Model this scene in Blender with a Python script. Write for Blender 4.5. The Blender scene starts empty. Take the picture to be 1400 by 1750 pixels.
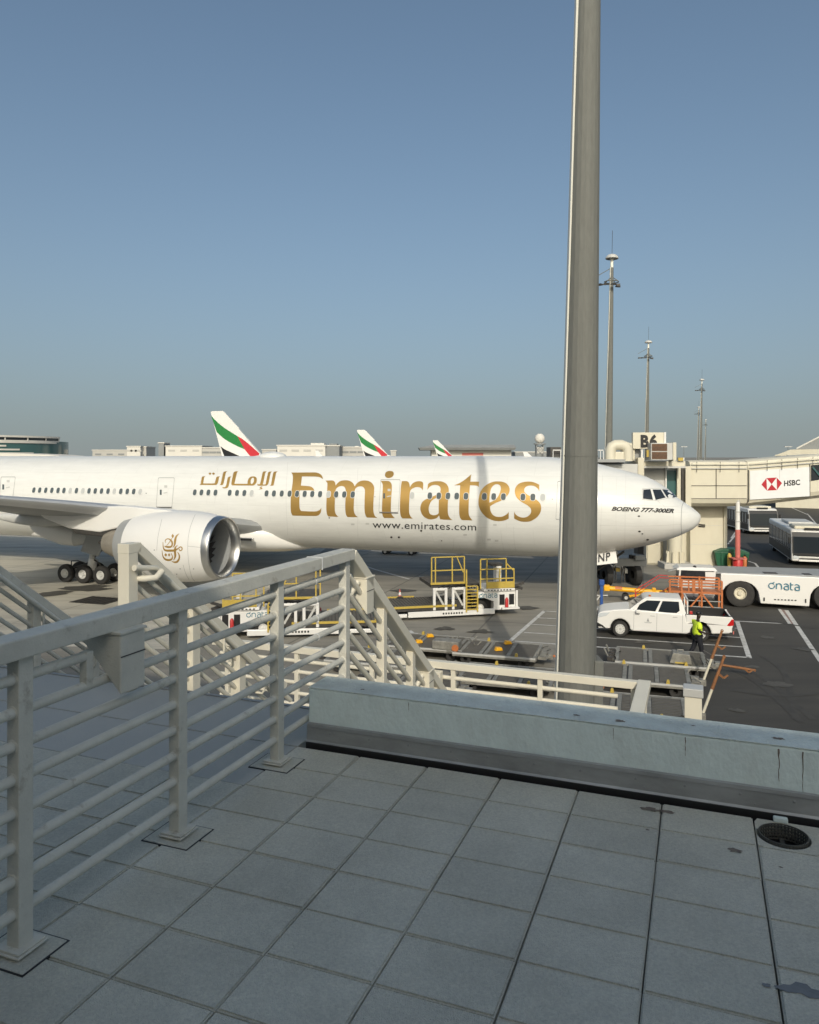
import bpy, bmesh, math, random
from mathutils import Vector, Matrix
from mathutils.bvhtree import BVHTree
random.seed(7)
PI = math.pi
scene = bpy.context.scene
col = scene.collection

# ------------------------------------------------------------------ camera
H, F, CX, HY = 8.3, 1290.0, 700.0, 780.0       # eye height, focal length and horizon in photo pixels (1400 wide)
cam_d = bpy.data.cameras.new('camera')
cam = bpy.data.objects.new('camera', cam_d); col.objects.link(cam)
cam.location = (0, 0, H); cam.rotation_euler = (PI/2, 0, 0)
cam_d.sensor_fit = 'HORIZONTAL'; cam_d.sensor_width = 36.0
cam_d.lens = F/1400*36.0; cam_d.shift_y = -95/1400.0
cam_d.clip_start = 0.05; cam_d.clip_end = 9000
scene.camera = cam

# ------------------------------------------------------------------ sky, sun, exposure
SUN_EL = 30.0
LDIR = Vector((-0.005, 0.866, -math.tan(math.radians(SUN_EL))*0.8665)).normalized()
world = bpy.data.worlds.new('World'); scene.world = world; world.use_nodes = True
wn = world.node_tree; wn.nodes.clear()
sky = wn.nodes.new('ShaderNodeTexSky'); sky.sky_type = 'NISHITA'; sky.sun_disc = False
sky.sun_elevation = math.radians(SUN_EL); sky.sun_rotation = PI
sky.altitude = 0; sky.air_density = 1.0; sky.dust_density = 4.5; sky.ozone_density = 2.0
bg = wn.nodes.new('ShaderNodeBackground'); bg.inputs['Strength'].default_value = 0.142
wo = wn.nodes.new('ShaderNodeOutputWorld')
tcw = wn.nodes.new('ShaderNodeTexCoord'); va = wn.nodes.new('ShaderNodeVectorMath'); va.operation = 'ADD'; va.inputs[1].default_value = (0, 0, .075)   # dusty air: no dark rim at the horizon
wn.links.new(tcw.outputs['Generated'], va.inputs[0]); wn.links.new(va.outputs[0], sky.inputs[0])
tint = wn.nodes.new('ShaderNodeVectorMath'); tint.operation = 'MULTIPLY'; tint.inputs[1].default_value = (1.02, 1.06, .975)
wn.links.new(sky.outputs[0], tint.inputs[0])
# layer of pale desert dust, the same all round the horizon
spz = wn.nodes.new('ShaderNodeSeparateXYZ'); wn.links.new(tcw.outputs['Generated'], spz.inputs[0])
mz = wn.nodes.new('ShaderNodeMath'); mz.operation = 'MULTIPLY'; mz.inputs[1].default_value = -6.5; wn.links.new(spz.outputs[2], mz.inputs[0])
ez = wn.nodes.new('ShaderNodeMath'); ez.operation = 'EXPONENT'; ez.use_clamp = True; wn.links.new(mz.outputs[0], ez.inputs[0])
hz_ = wn.nodes.new('ShaderNodeMix'); hz_.data_type = 'RGBA'; hz_.inputs[7].default_value = (1.93, 2.19, 2.18, 1)
wn.links.new(ez.outputs[0], hz_.inputs[0]); wn.links.new(tint.outputs[0], hz_.inputs[6]); wn.links.new(hz_.outputs[2], bg.inputs[0]); wn.links.new(bg.outputs[0], wo.inputs[0])
sun_d = bpy.data.lights.new('sun', 'SUN'); sun_d.energy = 2.4; sun_d.angle = math.radians(0.53); sun_d.color = (1.0, 0.93, 0.80)
sun = bpy.data.objects.new('sun', sun_d); col.objects.link(sun)
sun.rotation_euler = LDIR.to_track_quat('-Z', 'Y').to_euler(); sun.location = (0, -20, 40)
scene.view_settings.view_transform = 'Standard'; scene.view_settings.look = 'None'
scene.view_settings.exposure = 0.0; scene.view_settings.gamma = 1.0
scene.view_settings.use_curve_mapping = False
scene.render.engine = 'CYCLES'
scene.cycles.max_bounces = 6

# ------------------------------------------------------------------ helpers
def P(x, y, Y):
    return Vector(((x-CX)/F*Y, Y, H-(y-HY)/F*Y))
def G(x, y, z=0.0):
    Y = (H-z)*F/(y-HY)
    return Vector(((x-CX)/F*Y, Y, z))

class MB:
    def __init__(s): s.v = []; s.f = []
    def add(s, vs, fs):
        n = len(s.v); s.v += [tuple(v) for v in vs]; s.f += [tuple(i+n for i in f) for f in fs]; return s
    def box(s, x0, x1, y0, y1, z0, z1):
        return s.add([(x0,y0,z0),(x1,y0,z0),(x1,y1,z0),(x0,y1,z0),(x0,y0,z1),(x1,y0,z1),(x1,y1,z1),(x0,y1,z1)],
                     [(0,3,2,1),(4,5,6,7),(0,1,5,4),(1,2,6,5),(2,3,7,6),(3,0,4,7)])
    def bar(s, p, q, w, h, up=(0,0,1)):
        p, q = Vector(p), Vector(q); d = (q-p).normalized(); up = Vector(up)
        if abs(d.dot(up)) > 0.98: up = Vector((0,1,0)) if abs(d.y) < .9 else Vector((1,0,0))
        sx = d.cross(up).normalized()*w/2; sz = sx.cross(d).normalized()*h/2
        vs = [e+a*sx+b*sz for e in (p, q) for a, b in ((-1,-1),(1,-1),(1,1),(-1,1))]
        return s.add(vs, [(0,1,2,3),(7,6,5,4),(0,4,5,1),(1,5,6,2),(2,6,7,3),(3,7,4,0)])
    def cyl(s, p, q, r, r2=None, n=12, cap=True):
        p, q = Vector(p), Vector(q); r2 = r if r2 is None else r2
        d = (q-p).normalized(); up = Vector((0,0,1)) if abs(d.z) < .95 else Vector((1,0,0))
        a = d.cross(up).normalized(); b = d.cross(a)
        vs = []
        for c, rr in ((p, r), (q, r2)):
            for i in range(n):
                t = 2*PI*i/n; vs.append(c+a*math.cos(t)*rr+b*math.sin(t)*rr)
        fs = [(i, (i+1) % n, n+(i+1) % n, n+i) for i in range(n)]
        if cap: fs += [tuple(range(n-1, -1, -1)), tuple(range(n, 2*n))]
        return s.add(vs, fs)
    def path(s, pts, r, n=8):
        pts = [Vector(p) for p in pts]
        rings = []; a = None
        for i, p in enumerate(pts):
            d = ((pts[min(i+1, len(pts)-1)]-pts[max(i-1, 0)])).normalized()
            if a is None:
                up = Vector((0,0,1)) if abs(d.z) < .9 else Vector((1,0,0)); a = d.cross(up).normalized()
            else: a = (a-d*a.dot(d)).normalized()
            b = d.cross(a)
            rings.append([p+a*math.cos(2*PI*k/n)*r+b*math.sin(2*PI*k/n)*r for k in range(n)])
        return s.loft(rings)
    def loft(s, rings, cap=True, closed=True):
        n = len(rings[0]); vs = [v for r in rings for v in r]; fs = []
        m = n if closed else n-1
        for k in range(len(rings)-1):
            for i in range(m):
                j = (i+1) % n; fs.append((k*n+i, k*n+j, (k+1)*n+j, (k+1)*n+i))
        if cap and closed:
            fs.append(tuple(range(n-1, -1, -1))); fs.append(tuple(range((len(rings)-1)*n, len(rings)*n)))
        return s.add(vs, fs)
    def prism(s, poly, axis, d0, d1):
        n = len(poly)
        def mk(p, d): return {'x': (d, p[0], p[1]), 'y': (p[0], d, p[1]), 'z': (p[0], p[1], d)}[axis]
        vs = [mk(p, d0) for p in poly]+[mk(p, d1) for p in poly]
        fs = [tuple(range(n-1, -1, -1)), tuple(range(n, 2*n))]+[(i, (i+1) % n, n+(i+1) % n, n+i) for i in range(n)]
        return s.add(vs, fs)
    def lathe(s, prof, c=(0,0,0), axis='z', n=24, cap=False):
        rings = []
        for r, h in prof:
            ring = []
            for i in range(n):
                t = 2*PI*i/n; x, y = r*math.cos(t), r*math.sin(t)
                o = {'z': (x, y, h), 'x': (h, x, y), 'y': (x, h, y)}[axis]
                ring.append((c[0]+o[0], c[1]+o[1], c[2]+o[2]))
            rings.append(ring)
        return s.loft(rings, cap=cap)
    def quad(s, *p): return s.add(p, [tuple(range(len(p)))])
    def sphere(s, c, rx, ry=None, rz=None, n=16, m=8):
        ry = rx if ry is None else ry; rz = rx if rz is None else rz
        rings = []
        for k in range(1, m):
            t = PI*k/m
            rings.append([(c[0]+rx*math.sin(t)*math.cos(2*PI*i/n), c[1]+ry*math.sin(t)*math.sin(2*PI*i/n), c[2]-rz*math.cos(t)) for i in range(n)])
        return s.loft(rings)
    def mesh(s, name, mat, smooth=None):
        me = bpy.data.meshes.new(name); me.from_pydata(s.v, [], s.f); me.update()
        bm = bmesh.new(); bm.from_mesh(me); bmesh.ops.recalc_face_normals(bm, faces=bm.faces); bm.to_mesh(me); bm.free()
        if mat: me.materials.append(mat)
        if smooth is not None:
            me.shade_smooth(); me.set_sharp_from_angle(angle=math.radians(smooth))
        return me
    def build(s, name, mat, parent=None, smooth=None, bevel=0, loc=None, rz=None, seg=2):
        o = bpy.data.objects.new(name, s.mesh(name, mat, smooth)); col.objects.link(o)
        if parent: o.parent = parent
        if loc is not None: o.location = loc
        if rz is not None: o.rotation_euler = (0, 0, rz)
        if bevel:
            m = o.modifiers.new('edge', 'BEVEL'); m.width = bevel; m.segments = seg; m.limit_method = 'ANGLE'; m.angle_limit = math.radians(40)
        return o
def place(name, me, parent=None, loc=(0,0,0), rot=(0,0,0), scale=(1,1,1)):
    o = bpy.data.objects.new(name, me); col.objects.link(o); o.parent = parent
    o.location = loc; o.rotation_euler = rot; o.scale = scale; return o
def tag(o, label=None, cat=None, group=None, kind=None):
    if label: o['label'] = label
    if cat: o['category'] = cat
    if group: o['group'] = group
    if kind: o['kind'] = kind
    return o
def thing(name, label, cat, loc=(0,0,0), rz=0.0, group=None):
    # every thing is an Empty at its base that parents its parts
    o = bpy.data.objects.new(name, None); col.objects.link(o); o.empty_display_size = .2
    o.location = loc; o.rotation_euler = (0, 0, rz); return tag(o, label, cat, group, 'thing')
def dup(root, loc, rz=None, label=None):
    def cp(o, par):
        c = o.copy(); col.objects.link(c); c.parent = par
        for ch in kids.get(o, []): cp(ch, c)
        return c
    kids = {}
    for o in list(bpy.data.objects):
        if o.parent: kids.setdefault(o.parent, []).append(o)
    r = cp(root, None); r.location = loc
    if rz is not None: r.rotation_euler = (0, 0, rz)
    if label: r['label'] = label
    return r

# ------------------------------------------------------------------ materials
def mat(name, c, rough=.5, metal=0.0, var=0.0, scale=3.0, bump=0.0, bscale=60.0, dark=None, stretch=(1,1,1), spec=.5, coat=0.0, rnd=0.0, world_co=False, thr=(.35,.75), patch=0.0, pscale=1.0, panels=None):
    m = bpy.data.materials.new(name); m.use_nodes = True
    nt = m.node_tree; b = nt.nodes['Principled BSDF']; L = nt.links
    b.inputs['Base Color'].default_value = (*c, 1); b.inputs['Roughness'].default_value = rough
    b.inputs['Metallic'].default_value = metal; b.inputs['Specular IOR Level'].default_value = spec
    if coat: b.inputs['Coat Weight'].default_value = coat; b.inputs['Coat Roughness'].default_value = .08
    if var or bump or rnd:
        if world_co:
            tc = nt.nodes.new('ShaderNodeNewGeometry'); co = tc.outputs['Position']
        else:
            tc = nt.nodes.new('ShaderNodeTexCoord'); co = tc.outputs['Object']
        mp = nt.nodes.new('ShaderNodeMapping'); mp.inputs['Scale'].default_value = stretch
        L.new(co, mp.inputs[0]); co = mp.outputs[0]
    last = None
    if var:
        n1 = nt.nodes.new('ShaderNodeTexNoise'); n1.inputs['Scale'].default_value = scale; n1.inputs['Detail'].default_value = 8; n1.inputs['Roughness'].default_value = .65
        L.new(co, n1.inputs['Vector'])
        mr = nt.nodes.new('ShaderNodeMapRange'); mr.inputs[1].default_value = thr[0]; mr.inputs[2].default_value = thr[1]
        mr.inputs[3].default_value = 0; mr.inputs[4].default_value = var; L.new(n1.outputs[0], mr.inputs[0])
        mx = nt.nodes.new('ShaderNodeMix'); mx.data_type = 'RGBA'
        mx.inputs[6].default_value = (*c, 1); d = dark or tuple(x*.45 for x in c); mx.inputs[7].default_value = (*d, 1)
        L.new(mr.outputs[0], mx.inputs[0]); last = mx.outputs[2]
    if patch:
        n3 = nt.nodes.new('ShaderNodeTexNoise'); n3.inputs['Scale'].default_value = pscale; n3.inputs['Detail'].default_value = 6; n3.inputs['Roughness'].default_value = .7
        L.new(co, n3.inputs['Vector']); m3 = nt.nodes.new('ShaderNodeMapRange'); m3.inputs[1].default_value = .3; m3.inputs[2].default_value = .7; m3.inputs[3].default_value = 1-patch; m3.inputs[4].default_value = 1+patch*.5
        L.new(n3.outputs[0], m3.inputs[0]); h3 = nt.nodes.new('ShaderNodeHueSaturation'); L.new(m3.outputs[0], h3.inputs['Value'])
        if last: L.new(last, h3.inputs['Color'])
        else: h3.inputs['Color'].default_value = (*c, 1)
        last = h3.outputs[0]
    if panels:
        sp = nt.nodes.new('ShaderNodeSeparateXYZ'); L.new(tc.outputs['Object'], sp.inputs[0]); cb_ = nt.nodes.new('ShaderNodeCombineXYZ'); L.new(sp.outputs[0], cb_.inputs[0]); L.new(sp.outputs[2], cb_.inputs[1])
        br = nt.nodes.new('ShaderNodeTexBrick'); br.offset = .5; br.inputs['Scale'].default_value = 1; br.inputs['Brick Width'].default_value = panels[0]; br.inputs['Row Height'].default_value = panels[1]
        br.inputs['Mortar Size'].default_value = .012; br.inputs['Mortar Smooth'].default_value = .3; br.inputs['Color1'].default_value = (1,1,1,1); br.inputs['Color2'].default_value = (.985,.985,.98,1); br.inputs['Mortar'].default_value = (.90,.90,.89,1)
        L.new(cb_.outputs[0], br.inputs['Vector']); mu = nt.nodes.new('ShaderNodeMix'); mu.data_type = 'RGBA'; mu.blend_type = 'MULTIPLY'; mu.inputs[0].default_value = 1; L.new(last, mu.inputs[6]); L.new(br.outputs['Color'], mu.inputs[7]); last = mu.outputs[2]
    if rnd:
        oi = nt.nodes.new('ShaderNodeObjectInfo'); hv = nt.nodes.new('ShaderNodeHueSaturation')
        m2 = nt.nodes.new('ShaderNodeMapRange'); m2.inputs[3].default_value = 1-rnd; m2.inputs[4].default_value = 1+rnd
        L.new(oi.outputs['Random'], m2.inputs[0]); L.new(m2.outputs[0], hv.inputs['Value'])
        if last: L.new(last, hv.inputs['Color'])
        else: hv.inputs['Color'].default_value = (*c, 1)
        last = hv.outputs[0]
    if last: L.new(last, b.inputs['Base Color'])
    if bump:
        n2 = nt.nodes.new('ShaderNodeTexNoise'); n2.inputs['Scale'].default_value = bscale; n2.inputs['Detail'].default_value = 4
        L.new(co, n2.inputs['Vector'])
        bp = nt.nodes.new('ShaderNodeBump'); bp.inputs['Strength'].default_value = bump; bp.inputs['Distance'].default_value = .02
        L.new(n2.outputs[0], bp.inputs['Height']); L.new(bp.outputs[0], b.inputs['Normal'])
    return m
M = {}
M['white'] = mat('white_paint', (.72,.71,.685), .35, var=.25, scale=.35, dark=(.60,.585,.54), stretch=(1,1,2.5), coat=.1)
M['fus'] = mat('fuselage_paint', (.71,.71,.685), .33, var=.25, scale=.30, dark=(.60,.59,.55), stretch=(.35,1,2.2), coat=.08, thr=(.42,.8), patch=.07, pscale=1.4, panels=(3.1,1.02))
M['gold'] = mat('gold_lettering', (.47,.29,.085), .42, .55)
M['black'] = mat('black_paint', (.012,.012,.013), .45)
M['rubber'] = mat('rubber', (.018,.018,.018), .75, var=.6, scale=4, dark=(.05,.045,.04))
M['silver'] = mat('polished_metal', (.60,.60,.585), .34, 1.0, var=.3, scale=3, dark=(.45,.45,.44))
M['grey_paint'] = mat('grey_paint', (.30,.31,.31), .45, var=.4, scale=1.2, dark=(.2,.2,.2))
M['lightgrey'] = mat('light_grey_paint', (.52,.52,.50), .45, var=.4, scale=1.2, dark=(.36,.35,.32))
M['dark_metal'] = mat('dark_metal', (.045,.045,.045), .55, .3, var=.5, scale=6, dark=(.12,.10,.08))
M['glass'] = mat('dark_glass', (.02,.025,.03), .06, spec=.8)
M['pane'] = mat('cabin_pane', (.085,.105,.11), .2)
M['skinjoint'] = mat('skin_joint', (.55,.55,.53), .5)
M['slat'] = mat('slat_metal', (.50,.51,.52), .42, .5, var=.4, scale=1.0, dark=(.38,.38,.38))
M['coping'] = mat('grimy_coping', (.66,.725,.69), .95, var=.7, scale=6, dark=(.40,.42,.39), spec=.2, bump=.5, bscale=60)
M['blind'] = mat('window_blind', (.45,.46,.45), .35)
M['cream'] = mat('cream_panel', (.62,.585,.475), .5, var=.5, scale=.9, dark=(.50,.45,.34), stretch=(1,1,.35))
M['sunlit_rail'] = mat('sunlit_rail_paint', (.78,.73,.60), .48, var=.25, scale=2.5, dark=(.45,.42,.35))  # railing paint with the sunlight put into a lighter colour
M['rail'] = mat('railing_paint', (.64,.62,.54), .55, var=.8, scale=13, dark=(.33,.285,.22), bump=.15, bscale=120, thr=(.58,.74), patch=.14, pscale=5)
M['paver'] = mat('concrete_paver', (.76,.745,.64), .85, var=.6, scale=95, dark=(.42,.415,.375), bump=.7, bscale=230, rnd=.05, world_co=True, patch=.16, pscale=2.2)
M['joint'] = mat('joint_grit', (.055,.052,.048), .95, var=.6, scale=40, dark=(.02,.02,.02), bump=.5)
M['screed'] = mat('smooth_screed', (.46,.46,.43), .9, var=.4, scale=2, dark=(.36,.37,.36), bump=.2, bscale=90)
M['parapet'] = mat('parapet_paint', (.72,.825,.815), .85, var=.55, scale=7, dark=(.52,.57,.555), patch=.12, pscale=3.0, bump=.28, bscale=55, stretch=(1,1,.6), thr=(.45,.85))
M['flash'] = mat('flashing_metal', (.42,.43,.43), .45, .4, var=.6, scale=9, dark=(.16,.16,.155), stretch=(.4,1,1))
M['galv'] = mat('galvanised_steel', (.155,.158,.145), .8, .0, var=.55, scale=5, dark=(.10,.102,.09), stretch=(3,3,.5), bump=.3, bscale=14)
M['galvlight'] = mat('pale_steel', (.75,.73,.64), .45)
M['yellow'] = mat('yellow_paint', (.50,.37,.075), .45, var=.4, scale=5, dark=(.35,.22,.03))
M['towyellow'] = mat('tow_bar_yellow', (.80,.40,.015), .4)
M['orange'] = mat('orange_paint', (.50,.16,.05), .5, var=.5, scale=5, dark=(.30,.09,.03))
M['rust'] = mat('rusty_orange', (.28,.12,.04), .65, var=.8, scale=7, dark=(.14,.06,.03))
M['red'] = mat('red_paint', (.50,.03,.03), .45, var=.3, scale=4)
M['faded_red'] = mat('faded_red', (.55,.15,.13), .6, var=.3, scale=4)
M['flagred'] = mat('tail_red', (.50,.03,.04), .4)
M['flaggreen'] = mat('tail_green', (.02,.19,.045), .4)
M['dumpgreen'] = mat('skip_green', (.012,.10,.05), .5, var=.5, scale=3)
M['blue'] = mat('blue_paint', (.02,.08,.30), .5, var=.4, scale=6)
M['logo'] = mat('logo_blue', (.045,.17,.24), .5)
M['hsbc'] = mat('logo_red', (.42,.012,.025), .5)
M['panelwhite'] = mat('advert_vinyl', (.72,.73,.73), .45, var=.12, scale=2)
M['dolly'] = mat('dolly_steel', (.31,.30,.265), .6, .3, var=.7, scale=3.5, dark=(.07,.065,.055))
M['deck'] = mat('roller_deck', (.105,.098,.085), .55, .3, var=.7, scale=4, dark=(.16,.15,.13))
M['hivis'] = mat('hi_vis', (.62,.80,.04), .75, bump=.4, bscale=22)
M['navy'] = mat('dark_trousers', (.008,.009,.014), .85)
M['skin'] = mat('dark_skin', (.028,.016,.011), .6)
M['teal'] = mat('teal_glass', (.05,.12,.12), .15, spec=.7)
M['concrete'] = mat('far_concrete', (.45,.44,.41), .8, var=.4, scale=.15, dark=(.34,.33,.31))
M['concrete2'] = mat('pale_concrete', (.62,.60,.55), .8, var=.3, scale=.15, dark=(.48,.46,.42))
M['fargrey'] = mat('far_grey', (.25,.26,.26), .8, var=.4, scale=.1)
M['tail_light'] = mat('tail_lamp', (.45,.008,.01), .15, coat=.5)
M['lampglass'] = mat('headlamp', (.55,.58,.6), .08, coat=.5)
M['stain'] = mat('brown_stain', (.21,.175,.145), .9, var=.6, scale=40, dark=(.06,.05,.04))
M['wet'] = mat('dark_stain', (.20,.21,.22), .7, var=.5, scale=30)
M['line'] = mat('road_paint', (.56,.555,.53), .7, var=.75, scale=3.5, dark=(.22,.215,.2), thr=(.42,.75), world_co=True)
M['pinkline'] = mat('faded_red_paint', (.26,.17,.145), .75, var=.6, scale=4, dark=(.12,.1,.09), world_co=True)
M['yline'] = mat('yellow_road_paint', (.50,.38,.10), .7, var=.5, scale=4, dark=(.2,.18,.12), world_co=True)

M['yline2'] = mat('bright_yellow_paint', (.75,.55,.10), .7)
M['tyremark'] = mat('tyre_mark', (.038,.036,.033), .8, var=1.0, scale=1.6, dark=(.052,.049,.043), world_co=True, thr=(.35,.6))
M['oilstain'] = mat('oil_stain', (.045,.042,.037), .7, var=1.0, scale=2.5, dark=(.09,.085,.073), world_co=True, thr=(.3,.65))
def ground_mat(name, c1, c2, c3, seam):
    m = bpy.data.materials.new(name); m.use_nodes = True; nt = m.node_tree; L = nt.links; b = nt.nodes['Principled BSDF']
    g = nt.nodes.new('ShaderNodeNewGeometry')
    def noise(sc, st=(1,1,1), det=8, rot=0.0):
        mp = nt.nodes.new('ShaderNodeMapping'); mp.inputs['Scale'].default_value = st; mp.inputs['Rotation'].default_value = (0,0,rot)
        L.new(g.outputs['Position'], mp.inputs[0])
        n = nt.nodes.new('ShaderNodeTexNoise'); n.inputs['Scale'].default_value = sc; n.inputs['Detail'].default_value = det; n.inputs['Roughness'].default_value = .62
        L.new(mp.outputs[0], n.inputs['Vector']); return n.outputs[0]
    def ramp(x, a, bb):
        r = nt.nodes.new('ShaderNodeMapRange'); r.inputs[1].default_value = a; r.inputs[2].default_value = bb; L.new(x, r.inputs[0]); return r.outputs[0]
    def mix(f, A, B, k=1.0):
        mm = nt.nodes.new('ShaderNodeMath'); mm.operation = 'MULTIPLY'; mm.inputs[1].default_value = k; L.new(f, mm.inputs[0])
        x = nt.nodes.new('ShaderNodeMix'); x.data_type = 'RGBA'; L.new(mm.outputs[0], x.inputs[0])
        for i, s in ((6, A), (7, B)):
            if isinstance(s, tuple): x.inputs[i].default_value = (*s, 1)
            else: L.new(s, x.inputs[i])
        return x.outputs[2]
    o = mix(ramp(noise(.09, (1,1,1), 8), .35, .68), c1, c2)
    o = mix(ramp(noise(.55, (.22,1.5,1), 7, .27), .46, .74), o, c3, .75)      # rubber and oil streaks along the stands
    o = mix(ramp(noise(.8, (.1,2.2,1), 6, .05), .55, .8), o, c1, .5)
    o = mix(ramp(noise(24, (1,1,1), 3), .3, .75), o, c3, .22)
    if seam:
        mp = nt.nodes.new('ShaderNodeMapping'); mp.inputs['Rotation'].default_value = (0,0,.30); L.new(g.outputs['Position'], mp.inputs[0])
        br = nt.nodes.new('ShaderNodeTexBrick'); br.offset = 0; br.inputs['Scale'].default_value = 1; br.inputs['Brick Width'].default_value = 7.5; br.inputs['Row Height'].default_value = 7.5
        br.inputs['Mortar Size'].default_value = .05; br.inputs['Color1'].default_value = (0,0,0,1); br.inputs['Color2'].default_value = (0,0,0,1); br.inputs['Mortar'].default_value = (1,1,1,1)
        L.new(mp.outputs[0], br.inputs['Vector']); o = mix(br.outputs['Color'], o, c3, .7)
    L.new(o, b.inputs['Base Color']); b.inputs['Roughness'].default_value = .82
    bp = nt.nodes.new('ShaderNodeBump'); bp.inputs['Strength'].default_value = .25; bp.inputs['Distance'].default_value = .02
    L.new(noise(18), bp.inputs['Height']); L.new(bp.outputs[0], b.inputs['Normal'])
    return m
M['apron'] = ground_mat('apron_concrete', (.30,.28,.235), (.20,.188,.16), (.10,.094,.082), True)
M['stand'] = ground_mat('stand_concrete', (.56,.525,.44), (.42,.395,.33), (.21,.197,.17), True)
M['asphalt'] = ground_mat('asphalt', (.047,.0445,.039), (.060,.056,.048), (.032,.030,.027), False)

# ------------------------------------------------------------------ flat lettering and outlines
def spline(pts, k=4):
    out = []; n = len(pts)
    def pt(i): return Vector(pts[i % n][:2])
    def corner(i): return len(pts[i % n]) > 2
    for i in range(n):
        p1, p2 = pt(i), pt(i+1)
        p0 = p1 if corner(i) else pt(i-1); p3 = p2 if corner(i+1) else pt(i+2)
        for s in range(k):
            t = s/k
            out.append(.5*((2*p1)+(p2-p0)*t+(2*p0-5*p1+4*p2-p3)*t*t+(3*p1-p0-3*p2+p3)*t**3))
    return [(p.x, p.y) for p in out]
def fill2d(loops):
    cu = bpy.data.curves.new('outline', 'CURVE'); cu.dimensions = '2D'; cu.fill_mode = 'BOTH'
    for lp in loops:
        sp = cu.splines.new('POLY'); sp.points.add(len(lp)-1); sp.use_cyclic_u = True
        for q, (x, y) in zip(sp.points, lp): q.co = (x, y, 0, 1)
    return curve_mesh(cu)
def curve_mesh(cu):
    o = bpy.data.objects.new('outline', cu); col.objects.link(o)
    dg = bpy.context.evaluated_depsgraph_get(); me = bpy.data.meshes.new_from_object(o.evaluated_get(dg), depsgraph=dg)
    bpy.data.objects.remove(o); bpy.data.curves.remove(cu)
    return me
def text2d(s, size=1.0, shear=0.0, sx=1.0, spacing=1.0, bold=0.0):
    cu = bpy.data.curves.new('writing', 'FONT'); cu.body = s; cu.size = size; cu.shear = shear; cu.space_character = spacing; cu.fill_mode = 'FRONT'
    cu.offset = bold; cu.align_x = 'LEFT'; cu.resolution_u = 3
    me = curve_mesh(cu)
    for v in me.vertices: v.co.x *= sx
    return me
def mesh_data(me):
    return [v.co.copy() for v in me.vertices], [tuple(p.vertices) for p in me.polygons]
def stroke_loops(pts):
    """pts: (x, y, width); returns one outline"""
    L_, R_ = [], []
    for i, (x, y, w) in enumerate(pts):
        a = Vector(pts[max(i-1, 0)][:2]); b = Vector(pts[min(i+1, len(pts)-1)][:2]); d = (b-a).normalized(); n = Vector((-d.y, d.x))*w/2
        L_.append((x+n.x, y+n.y)); R_.append((x-n.x, y-n.y))
    return L_+R_[::-1]
def dense(pts, k=5):
    out = []
    for i in range(len(pts)-1):
        p0, p1, p2, p3 = pts[max(i-1,0)], pts[i], pts[i+1], pts[min(i+2, len(pts)-1)]
        for s in range(k):
            t = s/k
            out.append(tuple(.5*((2*b)+(c-a)*t+(2*a-5*b+4*c-d)*t*t+(3*b-a-3*c+d)*t**3) for a, b, c, d in zip(p0, p1, p2, p3)))
    out.append(pts[-1]); return out
def flat(me2d, name, m, parent, fn):
    """lay a 2D fill on a surface: fn(x, y) -> 3D point"""
    vs, fs = mesh_data(me2d); bpy.data.meshes.remove(me2d)
    mb = MB(); mb.add([fn(v.x, v.y) for v in vs], fs)
    me = bpy.data.meshes.new(name); me.from_pydata(mb.v, [], mb.f); me.materials.append(m)
    o = bpy.data.objects.new(name, me); col.objects.link(o); o.parent = parent
    return o

# ================================================================== ground
def sheet(name, pts, z, m, parent=None):
    o = MB().add([(p[0], p[1], z) for p in pts], [tuple(range(len(pts)))]).build(name, m, parent); return o
apron = sheet('apron', [(-4000,-600),(4000,-600),(4000,6000),(-4000,6000)], 0, M['apron']); tag(apron, 'grey concrete apron stained with rubber streaks', None, None, 'structure')
q = [G(960,1062), G(1130,1052), G(1235,985), G(1243,940), G(1243,800), (2500,2600,0), (2500,-60,0), (9.5,-60,0), (6.0,20,0)]
asph = sheet('asphalt_road', [(p[0], p[1]) for p in q], .004, M['asphalt']); tag(asph, 'dark asphalt road and parking area', None, None, 'structure')
q = [G(-60,1100), G(300,1110), G(470,1000), G(560,935), G(600,890), G(-400,890), G(-300,960)]
stand = sheet('concrete_stand', [(p[0], p[1]) for p in q], .002, M['stand']); tag(stand, 'pale concrete aircraft stand under the wing', None, None, 'structure')
def line_px(p, q, w=.14, m='line', z=.008, parent=None, name='painted_line'):
    a, b = G(*p), G(*q); d = (b-a).normalized(); n = Vector((-d.y, d.x, 0))*w/2
    return MB().add([(v.x, v.y, z) for v in (a-n, b-n, b+n, a+n)], [(0,1,2,3)]).build(name, M[m], parent or asph)
line_px((868,1099), (931,1044), .2)
line_px((930,1044.6), (1350,1066.5), .15)
line_px((918,1056), (1262,1074), .12); line_px((908,1067), (1268,1090), .12)
line_px((896,1081), (1272,1106), .12); line_px((880,1096), (1281,1124), .15)
line_px((1260,1062), (1281,1125), .2)
line_px((1332,1041), (1350,1066), .16); line_px((1344,1043), (1404,1132), .2)
MB().add([(v.x, v.y, .0065) for v in (G(1333,1041), G(1350,1066), G(1361,1067), G(1344,1043))], [(0,1,2,3)]).build('painted_line', M['pinkline'], asph)
for a, b in (((1277,958.6),(1291,963)), ((1291,963),(1302,977)), ((1244,930),(1270,900)), ((1268,886),(1280,874)), ((1380,878),(1402,903)), ((1384,881),(1340,862)), ((1352,889),(1370,889)), ((1250,920),(1268,893))): line_px(a, b, .16)
for a, b in (((1247,893),(1262,880)), ((1249,902),(1266,884))): line_px(a, b, .22, 'yline')
for a, b in (((560,944),(640,973)), ((640,973),(700,990)), ((700,1078),(708,1084)), ((700,1088),(712,1082)), ((716,985),(737,987)), ((720,990),(735,986)), ((30,938),(170,940)), ((600,940),(690,943))): line_px(a, b, .2, parent=apron)
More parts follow.
